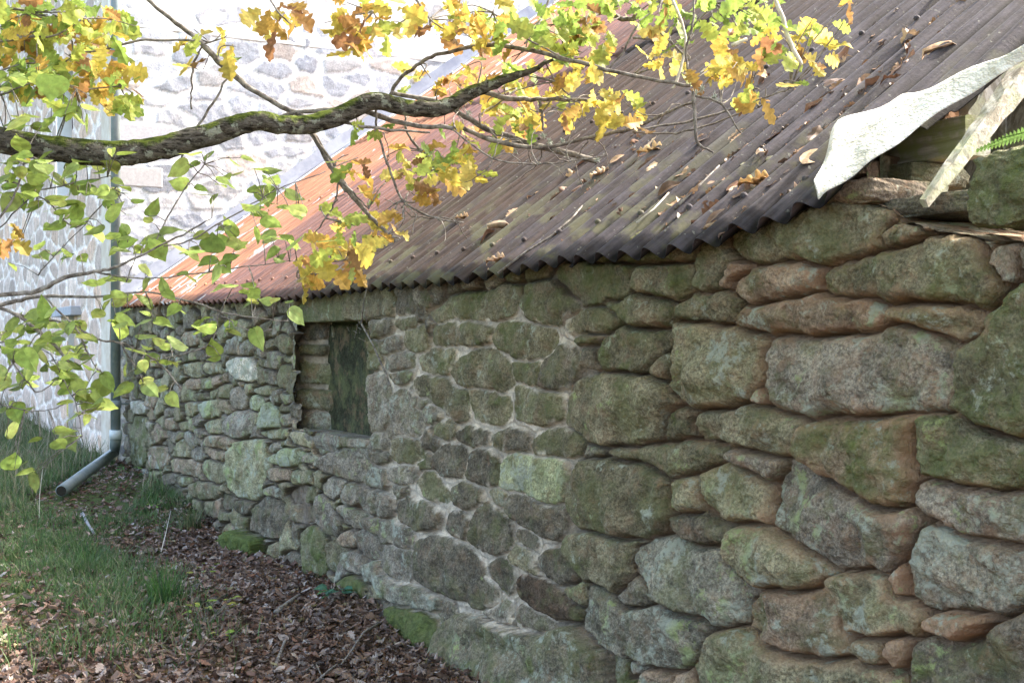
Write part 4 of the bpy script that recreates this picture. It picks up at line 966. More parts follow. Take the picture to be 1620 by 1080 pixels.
grass('tall_grass', 34000, (-30, -10.6, -7, -.1), .28, 'tall dry grass along the foot of the house', .1, [(.22, .22, .13), (.30, .27, .19), (.12, .17, .07), (.16, .20, .10)], wid=.004, lean=.4)
# round tufts that stand out of the litter
def tuft(px_, py_, n, h, lab, cols):
    r = ray(px_, py_); t = 6.
    for _ in range(30): p = C0+r*t; t += (p.z-float(gz(p.x, p.y)))/(-r.z)*.7
    p = C0+r*t; mb = MB()
    for _ in range(n):
        a = random.uniform(0, 6.28); ra = random.random()**.6*.09; hh = h*random.uniform(.5, 1.2); l = random.uniform(.1, .9)
        b = Vector((p.x+ra*math.cos(a), p.y+ra*math.sin(a), float(gz(p.x, p.y))-.01)); o_ = Vector((math.cos(a+random.gauss(0, .5)), math.sin(a+random.gauss(0, .5)), 0)); s = Vector((-o_.y, o_.x, 0))*.0028
        P = [b+o_*(l*hh*q*q*.7)+Vector((0, 0, hh*(q-.25*l*q**3))) for q in (0, .35, .7, 1)]
        vs = []
        for q, ww in zip(P, (1, .8, .5, .05)): vs += [tuple(q+s*ww), tuple(q-s*ww)]
        c = random.choice(cols); mb.add(vs, [(0, 1, 3, 2), (2, 3, 5, 4), (4, 5, 7, 6)], (*c, 1))
    o = mb.build('grass_tuft', M_GRASS); tag(o, lab, 'grass tuft'); return o
gc = [(.06, .14, .04), (.09, .19, .05), (.05, .11, .045)]
tuft(262, 958, 160, .24, 'dense dark green grass tuft in the litter', gc)
tuft(300, 835, 130, .20, 'pale wispy grass tuft against the base of the wall', [(.13, .17, .08), (.22, .22, .12), (.08, .13, .06)])
tuft(140, 900, 150, .22, 'broad grass tuft on the left edge of the path', gc)

# ------------------------------------------------------------------ branches
def spline(pts, k=5):
    out = []; n = len(pts)
    for i in range(n-1):
        p0, p1, p2, p3 = pts[max(i-1, 0)], pts[i], pts[i+1], pts[min(i+2, n-1)]
        for j in range(k):
            t = j/k; out.append(tuple(.5*((2*b)+(-a+c)*t+(2*a-5*b+4*c-d)*t*t+(-a+3*b-3*c+d)*t**3) for a, b, c, d in zip(p0, p1, p2, p3)))
    out.append(tuple(pts[-1])); return out
def branch(mb, P, dep, n=8, k=4, jit=.0, tint=(1, 1, 1, 1), rs_=1.):
    """P: (px, py, width px) points at distance dep = value or (start, end)"""
    d0, d1 = dep if isinstance(dep, tuple) else (dep, dep); q = spline([(a, b, c) for a, b, c in P], k); m = len(q)
    pts = []; rad = []
    for i, (a, b, c) in enumerate(q):
        dd_ = d0+(d1-d0)*i/(m-1); p = at(a, b, dd_)+Vector((random.gauss(0, jit), random.gauss(0, jit), random.gauss(0, jit))); pts.append(p); rad.append(max(c*.5*dd_/F_PX*rs_, .0009))
    mb.tube(pts, rad, n, tint, wob=.12); return pts
oak = thing('oak_tree', 'oak whose mossy limb with yellow lobed leaves crosses in front of the roof', 'tree', tuple(at(-420, 540, 3.7).xy)+(0,))
limb = MB()
L1 = branch(limb, [(-300, 150, 60), (-180, 190, 50), (-60, 212, 43), (0, 222, 42), (80, 235, 41), (180, 243, 40), (250, 235, 38), (330, 213, 36), (400, 192, 32), (440, 196, 30), (480, 198, 30), (530, 186, 30), (590, 160, 28), (650, 172, 26), (700, 170, 25), (745, 147, 21), (800, 125, 15), (840, 113, 9), (872, 96, 5), (900, 90, 3)], (3.5, 4.0), 18, 6, .001)
tb = L1[0]; limb_o = limb.build('limb', M_BARK, oak, True)
trunk = MB(); g0 = float(gz(oak.location.x, oak.location.y))
tc_ = [Vector((oak.location.x, oak.location.y, g0-.2)), Vector((oak.location.x, oak.location.y, g0+.3)), Vector((oak.location.x+.05, oak.location.y, 1.2)), Vector((oak.location.x+.02, oak.location.y+.02, 2.2)), Vector((oak.location.x-.05, oak.location.y, 4.0)), Vector((oak.location.x-.1, oak.location.y-.1, 6.))]
trunk.tube(tc_, [.32, .21, .18, .165, .13, .08], 20, None, .08)
trunk.tube([tc_[3]+Vector((0, 0, -.1)), tc_[3].lerp(tb, .5)+Vector((0, 0, .05)), tb], [.09, .07, .056], 14, None, .05)
trunk.build('trunk', M_BARK, oak, True)
tw = MB(); NO = (1, 1, 1, .25)
TW = [([(222, -10, 5), (270, 30, 7), (310, 60, 8), (345, 97, 10), (372, 122, 10), (420, 155, 8), (478, 185, 9), (492, 207, 10), (520, 255, 9), (538, 284, 12), (565, 320, 8), (600, 356, 6), (630, 380, 4)], 3.9),
      ([(440, 186, 6), (480, 177, 7), (560, 173, 8), (600, 185, 9), (650, 197, 8), (720, 203, 7)], 3.88),
      ([(470, 180, 5), (530, 192, 5), (600, 203, 5), (680, 210, 3)], 3.8),
      ([(620, 148, 7), (690, 160, 7), (722, 175, 8), (760, 198, 9), (830, 225, 10), (880, 238, 11), (945, 255, 9)], (4.05, 4.1)),
      ([(618, 150, 6), (632, 125, 6), (665, 100, 6), (700, 85, 6), (770, 72, 7), (830, 78, 7), (900, 95, 7), (1000, 120, 6), (1092, 136, 6)], (4.1, 3.7)),
      ([(755, 138, 9), (800, 155, 9), (850, 157, 7), (900, 158, 6), (950, 160, 4)], 4.1), ([(853, 157, 6), (857, 180, 5), (858, 205, 4)], 4.1),
      ([(730, 202, 7), (790, 225, 8), (860, 233, 6), (930, 218, 6), (1000, 203, 6), (1050, 180, 5), (1100, 160, 4)], 4.0),
      ([(595, 165, 4), (597, 205, 4), (615, 265, 4), (640, 320, 4), (690, 345, 3), (735, 352, 2)], 3.85),
      ([(640, 175, 4), (645, 210, 4), (665, 238, 5), (700, 263, 6), (745, 281, 5), (790, 276, 2)], 4.0),
      ([(715, 205, 2.5), (780, 250, 3), (850, 260, 2.5), (900, 255, 2), (960, 246, 2)], 3.8),
      ([(535, 288, 3), (530, 320, 3), (515, 345, 3), (500, 367, 2)], 3.9), ([(538, 285, 5), (565, 310, 3), (583, 330, 2)], 3.85), ([(478, 185, 5), (500, 220, 4), (530, 262, 4)], 3.86),
      ([(320, 70, 3), (306, 105, 4), (303, 140, 3), (301, 173, 3)], 3.9), ([(362, 117, 3), (335, 165, 4), (310, 205, 4), (285, 252, 3)], 3.9),
      ([(112, 88, 3), (170, 77, 4), (230, 63, 4), (312, 65, 4)], 3.8),
      ([(470, 430, 2), (520, 415, 3), (570, 405, 3), (610, 375, 4), (632, 378, 3)], 3.85), ([(630, 380, 3), (600, 395, 2), (560, 405, 2)], 3.85),
      ([(1010, 205, 3), (1100, 190, 4), (1180, 165, 3), (1250, 140, 2)], 3.9), ([(1000, 210, 3), (1070, 210, 3), (1130, 195, 3), (1200, 170, 2)], 3.95),
      ([(900, -10, 8), (960, 20, 9), (1000, 30, 8), (1050, 0, 9), (1070, -20, 9)], 4.0), ([(1000, 60, 4), (1060, 66, 4), (1090, 95, 3), (1085, 60, 3), (1130, 5, 3), (1140, -20, 3)], 3.9),
      ([(1095, 128, 3), (1085, 90, 4), (1096, 40, 4), (1098, -10, 3)], 3.7), ([(420, -10, 3), (445, 25, 3), (470, 45, 2)], 3.8), ([(650, -10, 4), (680, 30, 3), (700, 45, 2)], 3.8), ([(560, -10, 4), (590, 20, 3), (620, 45, 2)], 3.9),
      ([(870, -10, 4), (850, 40, 3), (830, 70, 3)], 3.8), ([(1010, 40, 4), (980, 90, 3), (960, 110, 2)], 3.9), ([(-20, 70, 4), (40, 60, 4), (90, 55, 3), (130, 30, 2)], 3.7), ([(-20, 10, 5), (50, 20, 4), (110, 60, 3), (115, 90, 3)], 3.8),
      ([(-20, 120, 3), (60, 100, 3), (120, 140, 3), (190, 135, 2)], 3.7), ([(780, 20, 3), (830, 60, 3), (900, 95, 3)], 3.75), ([(860, 95, 2), (880, 130, 3), (900, 150, 2)], 4.0),
      ([(1096, 145, 5), (1100, 180, 6), (1104, 225, 5), (1128, 242, 3)], 3.7), ([(1098, 150, 4), (1140, 165, 4), (1172, 212, 2)], 3.7)]
for P, dep in TW: branch(tw, P, dep, 7, 5, .0015, NO)
# fine leafless spray
for _ in range(60):
    P, dep = random.choice(TW[3:12]); i = random.randrange(1, len(P)-1); a, b, _c = P[i]; an = random.uniform(0, 6.28); L_ = random.uniform(25, 75)
    dd0 = dep if not isinstance(dep, tuple) else dep[0]
    branch(tw, [(a, b, 2.2), (a+L_*.5*math.cos(an), b+L_*.5*math.sin(an), 1.8), (a+L_*math.cos(an+.4), b+L_*math.sin(an+.4)+8, 1)], (dd0, dd0+random.uniform(-.15, .15)), 5, 3, .003, NO)
bw = MB(); branch(bw, [(1222, -12, 6), (1238, 30, 7), (1247, 60, 7), (1268, 103, 6)], 3.7, 8, 5, .001); branch(bw, [(1158, 72, 6), (1182, 62, 5)], 3.7, 8, 3); branch(bw, [(1060, -8, 5), (1085, 60, 4), (1070, 130, 5), (1063, 140, 4)], 3.72, 8, 3)
o = bw.build('bare_twigs', M_BROKEN, oak, True); o['label'] = 'pale barkless broken twigs'
# lichen tufts on the oak twigs
for (a, b, s) in [(735, 160, 18), (740, 178, 16), (860, 215, 16), (805, 225, 20), (815, 238, 16), (1100, 150, 22), (1130, 155, 22), (945, 253, 16), (925, 62, 18), (960, 60, 22), (540, 283, 10), (890, 222, 14), (870, 225, 16), (745, 280, 10), (1110, 140, 16)]:
    c0 = at(a, b, 4.03 if a < 1000 else 3.72); li = MB()
    for _ in range(45):
        dv = Vector((random.gauss(0, 1), random.gauss(0, 1), random.gauss(0, 1))).normalized(); r_ = s*.5*4/F_PX*random.uniform(.3, 1.1); p = c0+dv*r_*random.uniform(.0, .6)
        li.tube([p, p+dv*r_*.5+Vector((0, 0, random.gauss(0, .003)))], [.0016, .0005], 4)
    li.build('lichen_tuft', M_LICH, oak)
# foliage
def cluster_leaves(spec, palette, kind_ix, size, droop, minpx=0):
    pos = []; dr = []; nm = []; sz = []; cl = []; cu = []
    for (cx, cy, rx, ry_, n, dep, pal_ix) in spec:
        if palette is OP and 655 < cx < 880 and 95 < cy < 165: dep = 4.75
        for _ in range(int(n*(.82 if 480 < cx < 1400 and palette is OP else 1.1)+.5)):
            a = random.uniform(0, 6.28); r_ = math.sqrt(random.random()); x_ = cx+rx*r_*math.cos(a); y_ = cy+ry_*r_*math.sin(a)
            p = at(x_, y_, dep+random.gauss(0, .14)); pos.append(p)
            dd_ = Vector((random.gauss(0, 1), random.gauss(0, 1), random.gauss(droop, .6))).normalized(); dr.append(dd_)
            q = (-Fv*random.uniform(.3, 1)+Vector((random.gauss(0, .55), random.gauss(0, .55), random.gauss(.35, .5)))).normalized(); nm.append(q)
            sz.append(size*random.uniform(.6, 1.25)); c = palette[random.choice(pal_ix)]; v_ = random.uniform(.62, 1.05); cl.append([c[0]*v_, c[1]*v_, c[2]*v_]); cu.append(random.uniform(-.5, .7))
    return [np.array([tuple(p) for p in pos]), np.array([tuple(p) for p in dr]), np.array([tuple(p) for p in nm]), np.array(sz), np.array(cl), np.array(cu), np.full(len(pos), kind_ix)]
OP = [(.60, .50, .11), (.44, .52, .12), (.29, .42, .10), (.56, .36, .09), (.38, .22, .09), (.64, .54, .17), (.28, .15, .08)]
Yl = [0, 0, 1, 5, 3, 4]; Yg = [1, 1, 2, 0, 2, 3]; Gr = [2, 2, 1]; Or = [3, 4, 0, 6, 3, 0]
SP = [(440, 25, 35, 22, 16, 3.9, Or), (560, 30, 45, 28, 26, 3.9, Or), (555, 65, 20, 28, 12, 3.9, Or), (620, 25, 45, 35, 26, 3.9, Yl), (690, 25, 45, 35, 26, 3.9, Or), (760, 15, 60, 25, 22, 3.9, Yl), (740, 50, 40, 25, 8, 3.9, Yl),
      (300, 62, 18, 26, 4, 3.9, Yg), (318, 80, 14, 20, 4, 3.9, Yl), (370, 80, 18, 15, 4, 3.9, Yg), (350, 55, 10, 12, 2, 3.9, Yl), (312, 110, 6, 8, 1, 3.9, Or),
      (800, 45, 50, 30, 22, 3.9, Yg), (870, 30, 40, 30, 20, 3.9, Gr), (870, 60, 40, 30, 14, 3.9, Yg), (930, 40, 40, 35, 24, 3.9, Yl), (980, 20, 40, 30, 18, 3.9, Gr), (1050, 40, 25, 30, 10, 3.85, Yl),
      (680, 125, 40, 22, 14, 4.1, Yl), (745, 120, 30, 30, 18, 4.1, Yl), (790, 150, 55, 30, 34, 4.15, Yl), (860, 135, 45, 40, 34, 4.1, Yl), (800, 100, 50, 25, 20, 4.15, Yg), (920, 110, 40, 30, 24, 4.0, Yl), (900, 60, 30, 30, 12, 4.0, Yg),
      (790, 200, 50, 25, 18, 4.15, Yl), (720, 190, 20, 20, 3, 4., Yg), (830, 185, 30, 20, 10, 4.1, Yg), (940, 170, 50, 20, 16, 4.0, Or), (960, 155, 40, 25, 16, 4.0, Yl), (990, 190, 40, 12, 8, 4.0, Or),
      (700, 245, 35, 18, 16, 4.0, Yg), (650, 255, 30, 30, 14, 4.0, Yl), (740, 255, 30, 25, 16, 4.0, Yl), (690, 285, 40, 18, 16, 4.0, Yl), (730, 230, 30, 15, 8, 4., Yg), (660, 310, 15, 14, 3, 4.0, Yl), (600, 300, 14, 14, 3, 3.9, Yg),
      (590, 210, 20, 15, 4, 3.9, Gr), (565, 190, 18, 10, 3, 3.9, Gr), (560, 265, 25, 18, 8, 3.9, Or), (560, 250, 20, 12, 3, 3.9, Yg), (615, 330, 20, 12, 5, 3.9, Yl),
      (545, 355, 30, 14, 12, 3.85, Yg), (530, 385, 40, 14, 14, 3.85, Yl), (500, 415, 30, 12, 9, 3.85, Yl), (485, 440, 14, 12, 7, 3.85, [0, 5, 3]), (560, 395, 35, 15, 14, 3.85, Yl), (600, 375, 30, 18, 12, 3.85, Yl), (625, 340, 10, 8, 2, 3.85, Yl), (550, 420, 14, 10, 3, 3.85, Yl),
      (1060, 90, 35, 30, 10, 3.85, Yl), (1085, 70, 20, 20, 5, 3.85, Gr), (1150, 110, 35, 22, 22, 3.85, Yl), (1150, 105, 20, 15, 6, 3.85, Yg), (1190, 110, 20, 14, 7, 3.9, Yl), (1200, 140, 20, 12, 6, 3.9, Yl), (1185, 160, 30, 10, 5, 3.9, Or), (1265, 135, 16, 10, 3, 3.85, Yg), (1090, 115, 14, 14, 4, 3.85, Yl),
      (1200, 30, 45, 25, 22, 3.85, Yg), (1180, 10, 40, 20, 12, 3.85, Gr), (1240, 60, 40, 20, 16, 3.85, Yl), (1290, 80, 22, 25, 14, 3.85, Yl), (1230, 80, 30, 10, 6, 3.85, Gr), (1300, 35, 20, 10, 5, 3.85, Yg), (1340, 5, 20, 5, 2, 3.85, Or), (1120, 20, 40, 25, 12, 3.85, Gr), (1060, 20, 30, 20, 8, 3.9, Gr), (1030, 100, 20, 14, 4, 3.9, Or), (1170, 60, 30, 18, 8, 3.85, Or),
      (60, 20, 90, 28, 50, 3.8, Gr), (150, 40, 45, 40, 30, 3.8, Yl), (60, 60, 70, 30, 26, 3.8, Yg), (120, 100, 80, 35, 40, 3.85, Yg), (170, 130, 45, 30, 26, 3.85, Yl), (195, 150, 25, 14, 10, 3.85, Gr), (40, 110, 50, 40, 20, 3.8, Gr), (20, 40, 30, 40, 12, 3.8, Or), (190, 30, 20, 30, 6, 3.8, Gr), (20, 370, 26, 18, 6, 3.9, Or), (60, 140, 60, 20, 10, 3.8, Yl), (15, 230, 20, 20, 4, 3.8, Yg), (1010, 0, 60, 14, 14, 3.9, Yg), (905, 5, 60, 14, 14, 3.9, Gr)]
it = cluster_leaves(SP, OP, 0, .080, -.5)
leaves('foliage', M_LEAF, oak, it, ('oak',))
# the oak's crown above and behind the camera, which keeps the wall in shade
n_ = 19000; cp = np.stack([rng.uniform(-7.5, 3.5, n_), rng.uniform(-7, 2.6, n_), rng.uniform(3.3, 6.6, n_)], 1)
q_ = fbm(cp[:, 0]*.8, cp[:, 1]*.8+cp[:, 2]*.7, 151, 3); zc_ = -CO*cp[:, 0]+SI*(cp[:, 1]+D); up_ok = (cp[:, 2]-CZ)/np.maximum(zc_, .3) > .32
kk = (q_ > -.30) & (cp[:, 2] > 3.3+np.clip(cp[:, 1]+.6, 0, 9)*.75) & (up_ok | (zc_ < .3)); cp = cp[kk]; n_ = len(cp)
leaves('crown', M_LEAF, oak, (cp, rng.normal(size=(n_, 3)), rng.normal(size=(n_, 3))+np.array([0, 0, .8]), rng.uniform(.12, .20, n_), np.array(OP)[rng.integers(0, 4, n_)]*rng.uniform(.8, 1.2, (n_, 1)), rng.uniform(-.4, .6, n_), np.zeros(n_, int)), ('oak',))
cl_ = MB()
for ex, ey, ez in ((-1, -2.5, 5), (-3, -5, 5.2), (2, -4, 5.2), (-6, -3, 5.), (-2.5, -1.2, 4.6)):
    a = tc_[4]; b = Vector((ex, ey, ez)); cl_.tube([a, a.lerp(b, .35)+Vector((0, 0, .25)), a.lerp(b, .7)+Vector((0, 0, .2)), b], [.07, .055, .035, .012], 10, None, .1)
cl_.build('bough', M_BARK, oak, True)
# short stalks that tie the clusters to the twigs
st = tw; allp = [(a, b, (dep if not isinstance(dep, tuple) else dep[0])) for P, dep in TW for a, b, _ in P]
for (cx, cy, rx, ry_, n, dep, _) in SP:
    a, b, d_ = min(allp, key=lambda q: (q[0]-cx)**2+(q[1]-cy)**2)
    for _k in range(max(2, n//6)):
        x_, y_ = cx+random.gauss(0, rx*.5), cy+random.gauss(0, ry_*.5); mx_, my_ = (a+x_)/2+random.gauss(0, 8), (b+y_)/2+random.gauss(0, 6)-4
        q = spline([(a, b, 3), (mx_, my_, 2.2), (x_, y_, 1.4)], 4); m_ = len(q)
        st.tube([at(u, v, d_+(dep-d_)*i/(m_-1)) for i, (u, v, _w) in enumerate(q)], [max(w_*.5*d_/F_PX, .0012) for _, _, w_ in q], 5)
tw.build('twigs', M_TWIG, oak, True)

# the lime sapling with heart shaped leaves on the left
lime = thing('lime_sapling', 'young broadleaf tree with bright green heart shaped leaves reaching in from the left', 'tree', tuple(at(-260, 600, 3.4).xy)+(0,))
lb = MB(); lx, ly = lime.location.x, lime.location.y; lg = float(gz(lx, ly))
stem = [Vector((lx, ly, lg-.05)), Vector((lx+.02, ly, .7)), at(-150, 495, 3.4), at(-90, 330, 3.5), at(-110, 120, 3.6), at(-90, -120, 3.7)]
lb.tube([tuple(p) for p in stem], [.035, .03, .024, .018, .014, .009], 12); lb.build('stem', M_TWIG, lime, True)
LB = [([(-150, 495, 14), (-60, 480, 11), (0, 467, 9), (60, 460, 10), (100, 440, 9), (148, 430, 7), (190, 420, 6), (240, 395, 4), (300, 365, 4), (335, 345, 2)], 3.5),
      ([(-150, 498, 14), (-60, 492, 10), (0, 482, 9), (40, 472, 8), (80, 468, 7), (150, 470, 5), (230, 462, 4), (310, 480, 4), (370, 498, 4), (455, 508, 2)], 3.6),
      ([(0, 487, 7), (30, 500, 7), (80, 540, 7), (110, 575, 4)], 3.5), ([(20, 495, 5), (60, 505, 5), (110, 512, 4), (160, 538, 4), (200, 545, 4), (245, 570, 4), (288, 615, 3)], 3.6),
      ([(148, 430, 4), (230, 440, 3), (330, 430, 3), (420, 418, 2), (470, 412, 1.5)], 3.6), ([(240, 395, 3), (262, 350, 3), (285, 310, 3), (324, 260, 3)], 3.55),
      ([(250, 390, 3), (300, 380, 3), (370, 340, 3), (440, 300, 2), (515, 272, 2)], 3.6), ([(70, 470, 4), (120, 520, 4), (140, 560, 3), (155, 585, 2)], 3.5), ([(250, 570, 3), (330, 545, 4), (345, 500, 3), (360, 470, 2)], 3.6),
      ([(190, 540, 3), (215, 585, 3), (236, 620, 2), (240, 650, 2)], 3.6), ([(-40, 400, 5), (10, 330, 5), (30, 290, 4), (38, 250, 3)], 3.5), ([(-20, 520, 4), (40, 600, 3), (60, 620, 3), (90, 600, 2)], 3.5), ([(130, 690, 2), (120, 640, 2), (100, 600, 2), (80, 560, 3)], 3.5),
      ([(-60, 300, 5), (0, 285, 4), (60, 300, 3), (120, 290, 3), (170, 280, 2)], 3.6), ([(-60, 160, 5), (0, 150, 4), (60, 130, 3), (120, 140, 2)], 3.6), ([(350, 500, 3), (400, 525, 3), (430, 520, 2)], 3.6), ([(200, 445, 3), (215, 400, 2), (195, 380, 2)], 3.55), ([(0, 360, 3), (60, 310, 3), (120, 360, 3), (180, 300, 2)], 3.6), ([(0, 640, 2), (60, 650, 2), (100, 640, 2)], 3.5), ([(60, 435, 3), (100, 390, 2), (140, 350, 2)], 3.55)]
lb2 = MB()
for P, dep in LB: branch(lb2, P, dep, 7, 5, .0012, NO, .8)
GP = [(.33, .45, .11), (.38, .50, .13), (.28, .41, .10), (.44, .52, .15), (.32, .43, .14)]
G = [0, 1, 2, 0, 3, 4]
LS = []
def L(x, y, n=1, rx=6, ry=5, dep=3.6): LS.append((x, y, rx, ry, n, dep, G)); LS.append((x+8, y+4, 12, 9, 1, dep, G))
for q in [(365, 250), (405, 267), (345, 285), (355, 280), (300, 258), (320, 238), (296, 295), (338, 308), (425, 290), (440, 295), (400, 303), (415, 282), (425, 318), (400, 335), (412, 332), (470, 335), (455, 330), (350, 360), (405, 358), (430, 378), (450, 375), (460, 380), (440, 390), (360, 378), (372, 395), (330, 372), (305, 372), (235, 340), (255, 370), (435, 410), (370, 455), (400, 455), (428, 475), (455, 480), (395, 470), (320, 395), (345, 410), (335, 430), (300, 395), (240, 382), (290, 400), (350, 418), (280, 430), (230, 430), (225, 395), (320, 505), (318, 520), (345, 520), (345, 560), (400, 520), (358, 510), (330, 512), (235, 530), (232, 550), (270, 545), (200, 595), (230, 600), (262, 612), (245, 570), (225, 570), (205, 555), (265, 570), (150, 575), (165, 590), (140, 610), (150, 640), (180, 500), (190, 510), (160, 490), (200, 480), (175, 465), (150, 450), (175, 440), (260, 460), (280, 480), (240, 490), (225, 505)]: L(q[0], q[1], 1, 4, 4)
for (x_, y_, rx, ry_, n) in [(q[0], q[1], q[2], q[3], int(q[4]*1.5)) for q in [(50, 130, 60, 30, 12), (60, 190, 60, 16, 6), (130, 180, 50, 18, 6), (100, 270, 100, 22, 16), (160, 300, 40, 20, 7), (60, 320, 55, 25, 8), (120, 350, 60, 22, 8), (200, 330, 20, 15, 2), (190, 240, 20, 8, 2), (200, 380, 25, 20, 5), (90, 400, 40, 12, 4), (40, 530, 45, 25, 10), (110, 540, 50, 35, 16), (60, 570, 50, 30, 11), (110, 590, 30, 25, 8), (20, 600, 22, 22, 4), (30, 640, 25, 12, 3), (150, 620, 30, 15, 3), (60, 690, 50, 14, 4), (140, 650, 30, 8, 2), (50, 500, 40, 20, 6), (10, 420, 12, 12, 1), (40, 250, 30, 14, 5), (20, 300, 20, 16, 4), (120, 640, 30, 14, 3), (40, 745, 40, 8, 3)]]: LS.append((x_, y_, rx, ry_, n, 3.55, G))
it = cluster_leaves(LS, GP, 0, .056, -.15); it[5] *= .45; it[2] = it[2]*.55+np.array([0, 0, .75])-np.array(Fv)*.25
leaves('foliage', M_LEAF, lime, it, ('lime',))
st = lb2; allp = [(a, b, dep) for P, dep in LB for a, b, _ in spline(P, 3)]
for p in it[0]:
    x_, y_, z_ = proj(p); a, b, d_ = min(allp, key=lambda q: (q[0]-x_)**2+(q[1]-y_)**2)
    st.tube([at(a, b, d_), at((a+x_)/2, (b+y_)/2-4, (d_+z_)/2), tuple(p)], [.0016, .0013, .001], 5)
lb2.build('branches', M_TWIG, lime, True)

# ------------------------------------------------------------------ loose things
b = onwall(1590, 300, .12)
bo = block('boulder', 0, 0, 0, .30, .28, .195, 'm', None, seed=77, res=46, rnd_=.45, nz=1.)
bo.location = (b.x+.14, .10, b.z-.015); tag(bo, 'dark mossy boulder balanced on the right end of the wall', 'boulder')
# fern behind the boulder
fern = thing('fern', 'small green fern growing between boards and boulder', 'fern', tuple(onwall(1600, 240, .25)))
for (x0, y0, x1, y1) in [(1640, 205, 1542, 240), (1660, 240, 1600, 270), (1650, 300, 1606, 312)]:
    mb = MB(); a = onwall(x0, y0, .15); c = onwall(x1, y1, .10); n = 16
    mb.tube([a, a.lerp(c, .5)+Vector((0, 0, .01)), c], [.0015, .0012, .0006], 5, (.2, .3, .08, 1))
    for i in range(1, n):
        p = a.lerp(c, i/n); L_ = .017*(1-(i/n)**2)+.004; t = (c-a).normalized()
        for sg in (1, -1):
            d_ = (Vector((0, 0, 1))*sg+t*.4).normalized()*L_; w_ = t*.005
            mb.add([tuple(p-w_), tuple(p+d_*.5-w_*1.1+Vector((0, -.003, 0))), tuple(p+d_), tuple(p+d_*.5+w_*1.1), tuple(p+w_)], [(0, 1, 2, 3, 4)], (.09, .16, .045, 1))
    mb.build('frond', M_LEAF, fern)
# litter caught on the roof
pos = []; dr = []; nm = []; sz = []; cl = []; cu = []
zones = [(1040, 240, 70, 40, 60), (960, 290, 60, 40, 60), (1150, 260, 80, 70, 70), (1230, 210, 60, 60, 50), (860, 340, 70, 45, 60), (1340, 140, 40, 60, 50), (1400, 120, 60, 50, 45), (1450, 60, 60, 50, 40), (1060, 330, 80, 50, 45), (780, 380, 60, 25, 35), (1280, 260, 30, 30, 35), (1130, 330, 60, 30, 25), (980, 230, 60, 30, 40), (1270, 180, 40, 40, 15), (720, 330, 50, 30, 12), (1020, 180, 80, 40, 20), (1200, 300, 60, 20, 20), (1100, 350, 80, 20, 14)]
for cx, cy, rx, ry_, n in zones:
    for _ in range(int(n*1.5)):
        p = onroof(random.gauss(cx, rx*.6), random.gauss(cy, ry_*.6))
        if p.x > XR-.05 or p.x < XL+.3: continue
        big_ = random.random() < .11
        k_ = round((p.x/PITCH-.75)); X_ = (k_+.75)*PITCH+random.gauss(0, .018 if not big_ else .04)      # leaves gather in the valleys
        u = (p.y-Y0R)/cP
        if u < .04: continue
        q = roofpt(X_, u)+Vector((0, 0, AMP*math.sin(2*math.pi*X_/PITCH)+random.uniform(.004, .016)))
        pos.append(tuple(q)); a = random.gauss(0, .6)+(math.pi if random.random() < .5 else 0); dr.append((math.sin(a), math.cos(a)*cP, math.cos(a)*sP))
        nm.append((random.gauss(0, .5), -sP+random.gauss(0, .3), cP)); sz.append(random.uniform(.07, .11) if big_ else random.uniform(.02, .05))
        cu[-1:] = cu[-1:]; cl.append(random.choice([(.30, .19, .12), (.40, .27, .17), (.50, .37, .25), (.16, .09, .06), (.11, .07, .05), (.22, .12, .08)]) if big_ else random.choice([(.13, .08, .06), (.09, .06, .05), (.20, .12, .08), (.28, .18, .12)])); cu.append(random.uniform(-.8, 1.2))
rl = leaves('roof_litter', M_DRY, None, (np.array(pos), np.array(dr), np.array(nm), np.array(sz), np.array(cl), np.array(cu), rng.integers(0, 2, len(pos))), ('oak', 'oval'))
rl['kind'] = 'stuff'; rl['label'] = 'dead leaves lodged in the roof corrugations'
# single large dry leaves
def oneleaf(px_, py_, size_, c, lab, ang, curl=.9, kind='oak'):
    p = onroof(px_, py_, .012); o = leaves('dry_leaf', M_DRY, None, (np.array([(0, 0, 0)]), np.array([(math.sin(ang), math.cos(ang)*cP, math.cos(ang)*sP)]), np.array([(.1, -sP, cP)]), np.array([size_]), np.array([c]), np.array([curl]), np.array([0])), (kind,))
    o.location = p+Vector((0, 0, .014)); s = o.modifiers.new('th', 'SOLIDIFY'); s.thickness = .001; tag(o, lab, 'leaf'); return o
oneleaf(1168, 305, .13, (.58, .36, .16), 'large orange tan leaf alone near the lower edge of the roof', 1.0)
oneleaf(775, 372, .12, (.48, .38, .30), 'curled pale brown leaf low on the middle of the roof', .5, 1.5, 'oval')
oneleaf(1010, 252, .15, (.60, .42, .24), 'pale tan oak leaf beside the twig end on the roof', 1.2)
oneleaf(1460, 98, .13, (.55, .38, .27), 'tan leaf in the corrugation above the torn white sheet', .7, .8, 'oval')
oneleaf(722, 352, .10, (.52, .34, .20), 'small tan leaf under the tip of the drooping twig', 1.2)
oneleaf(770, 423, .11, (.50, .35, .25), 'brown leaf on the roof edge next to a fallen stick', 1.0)
oneleaf(935, 290, .12, (.55, .40, .27), 'upright tan leaf among roof litter left of the oak twig', .1)
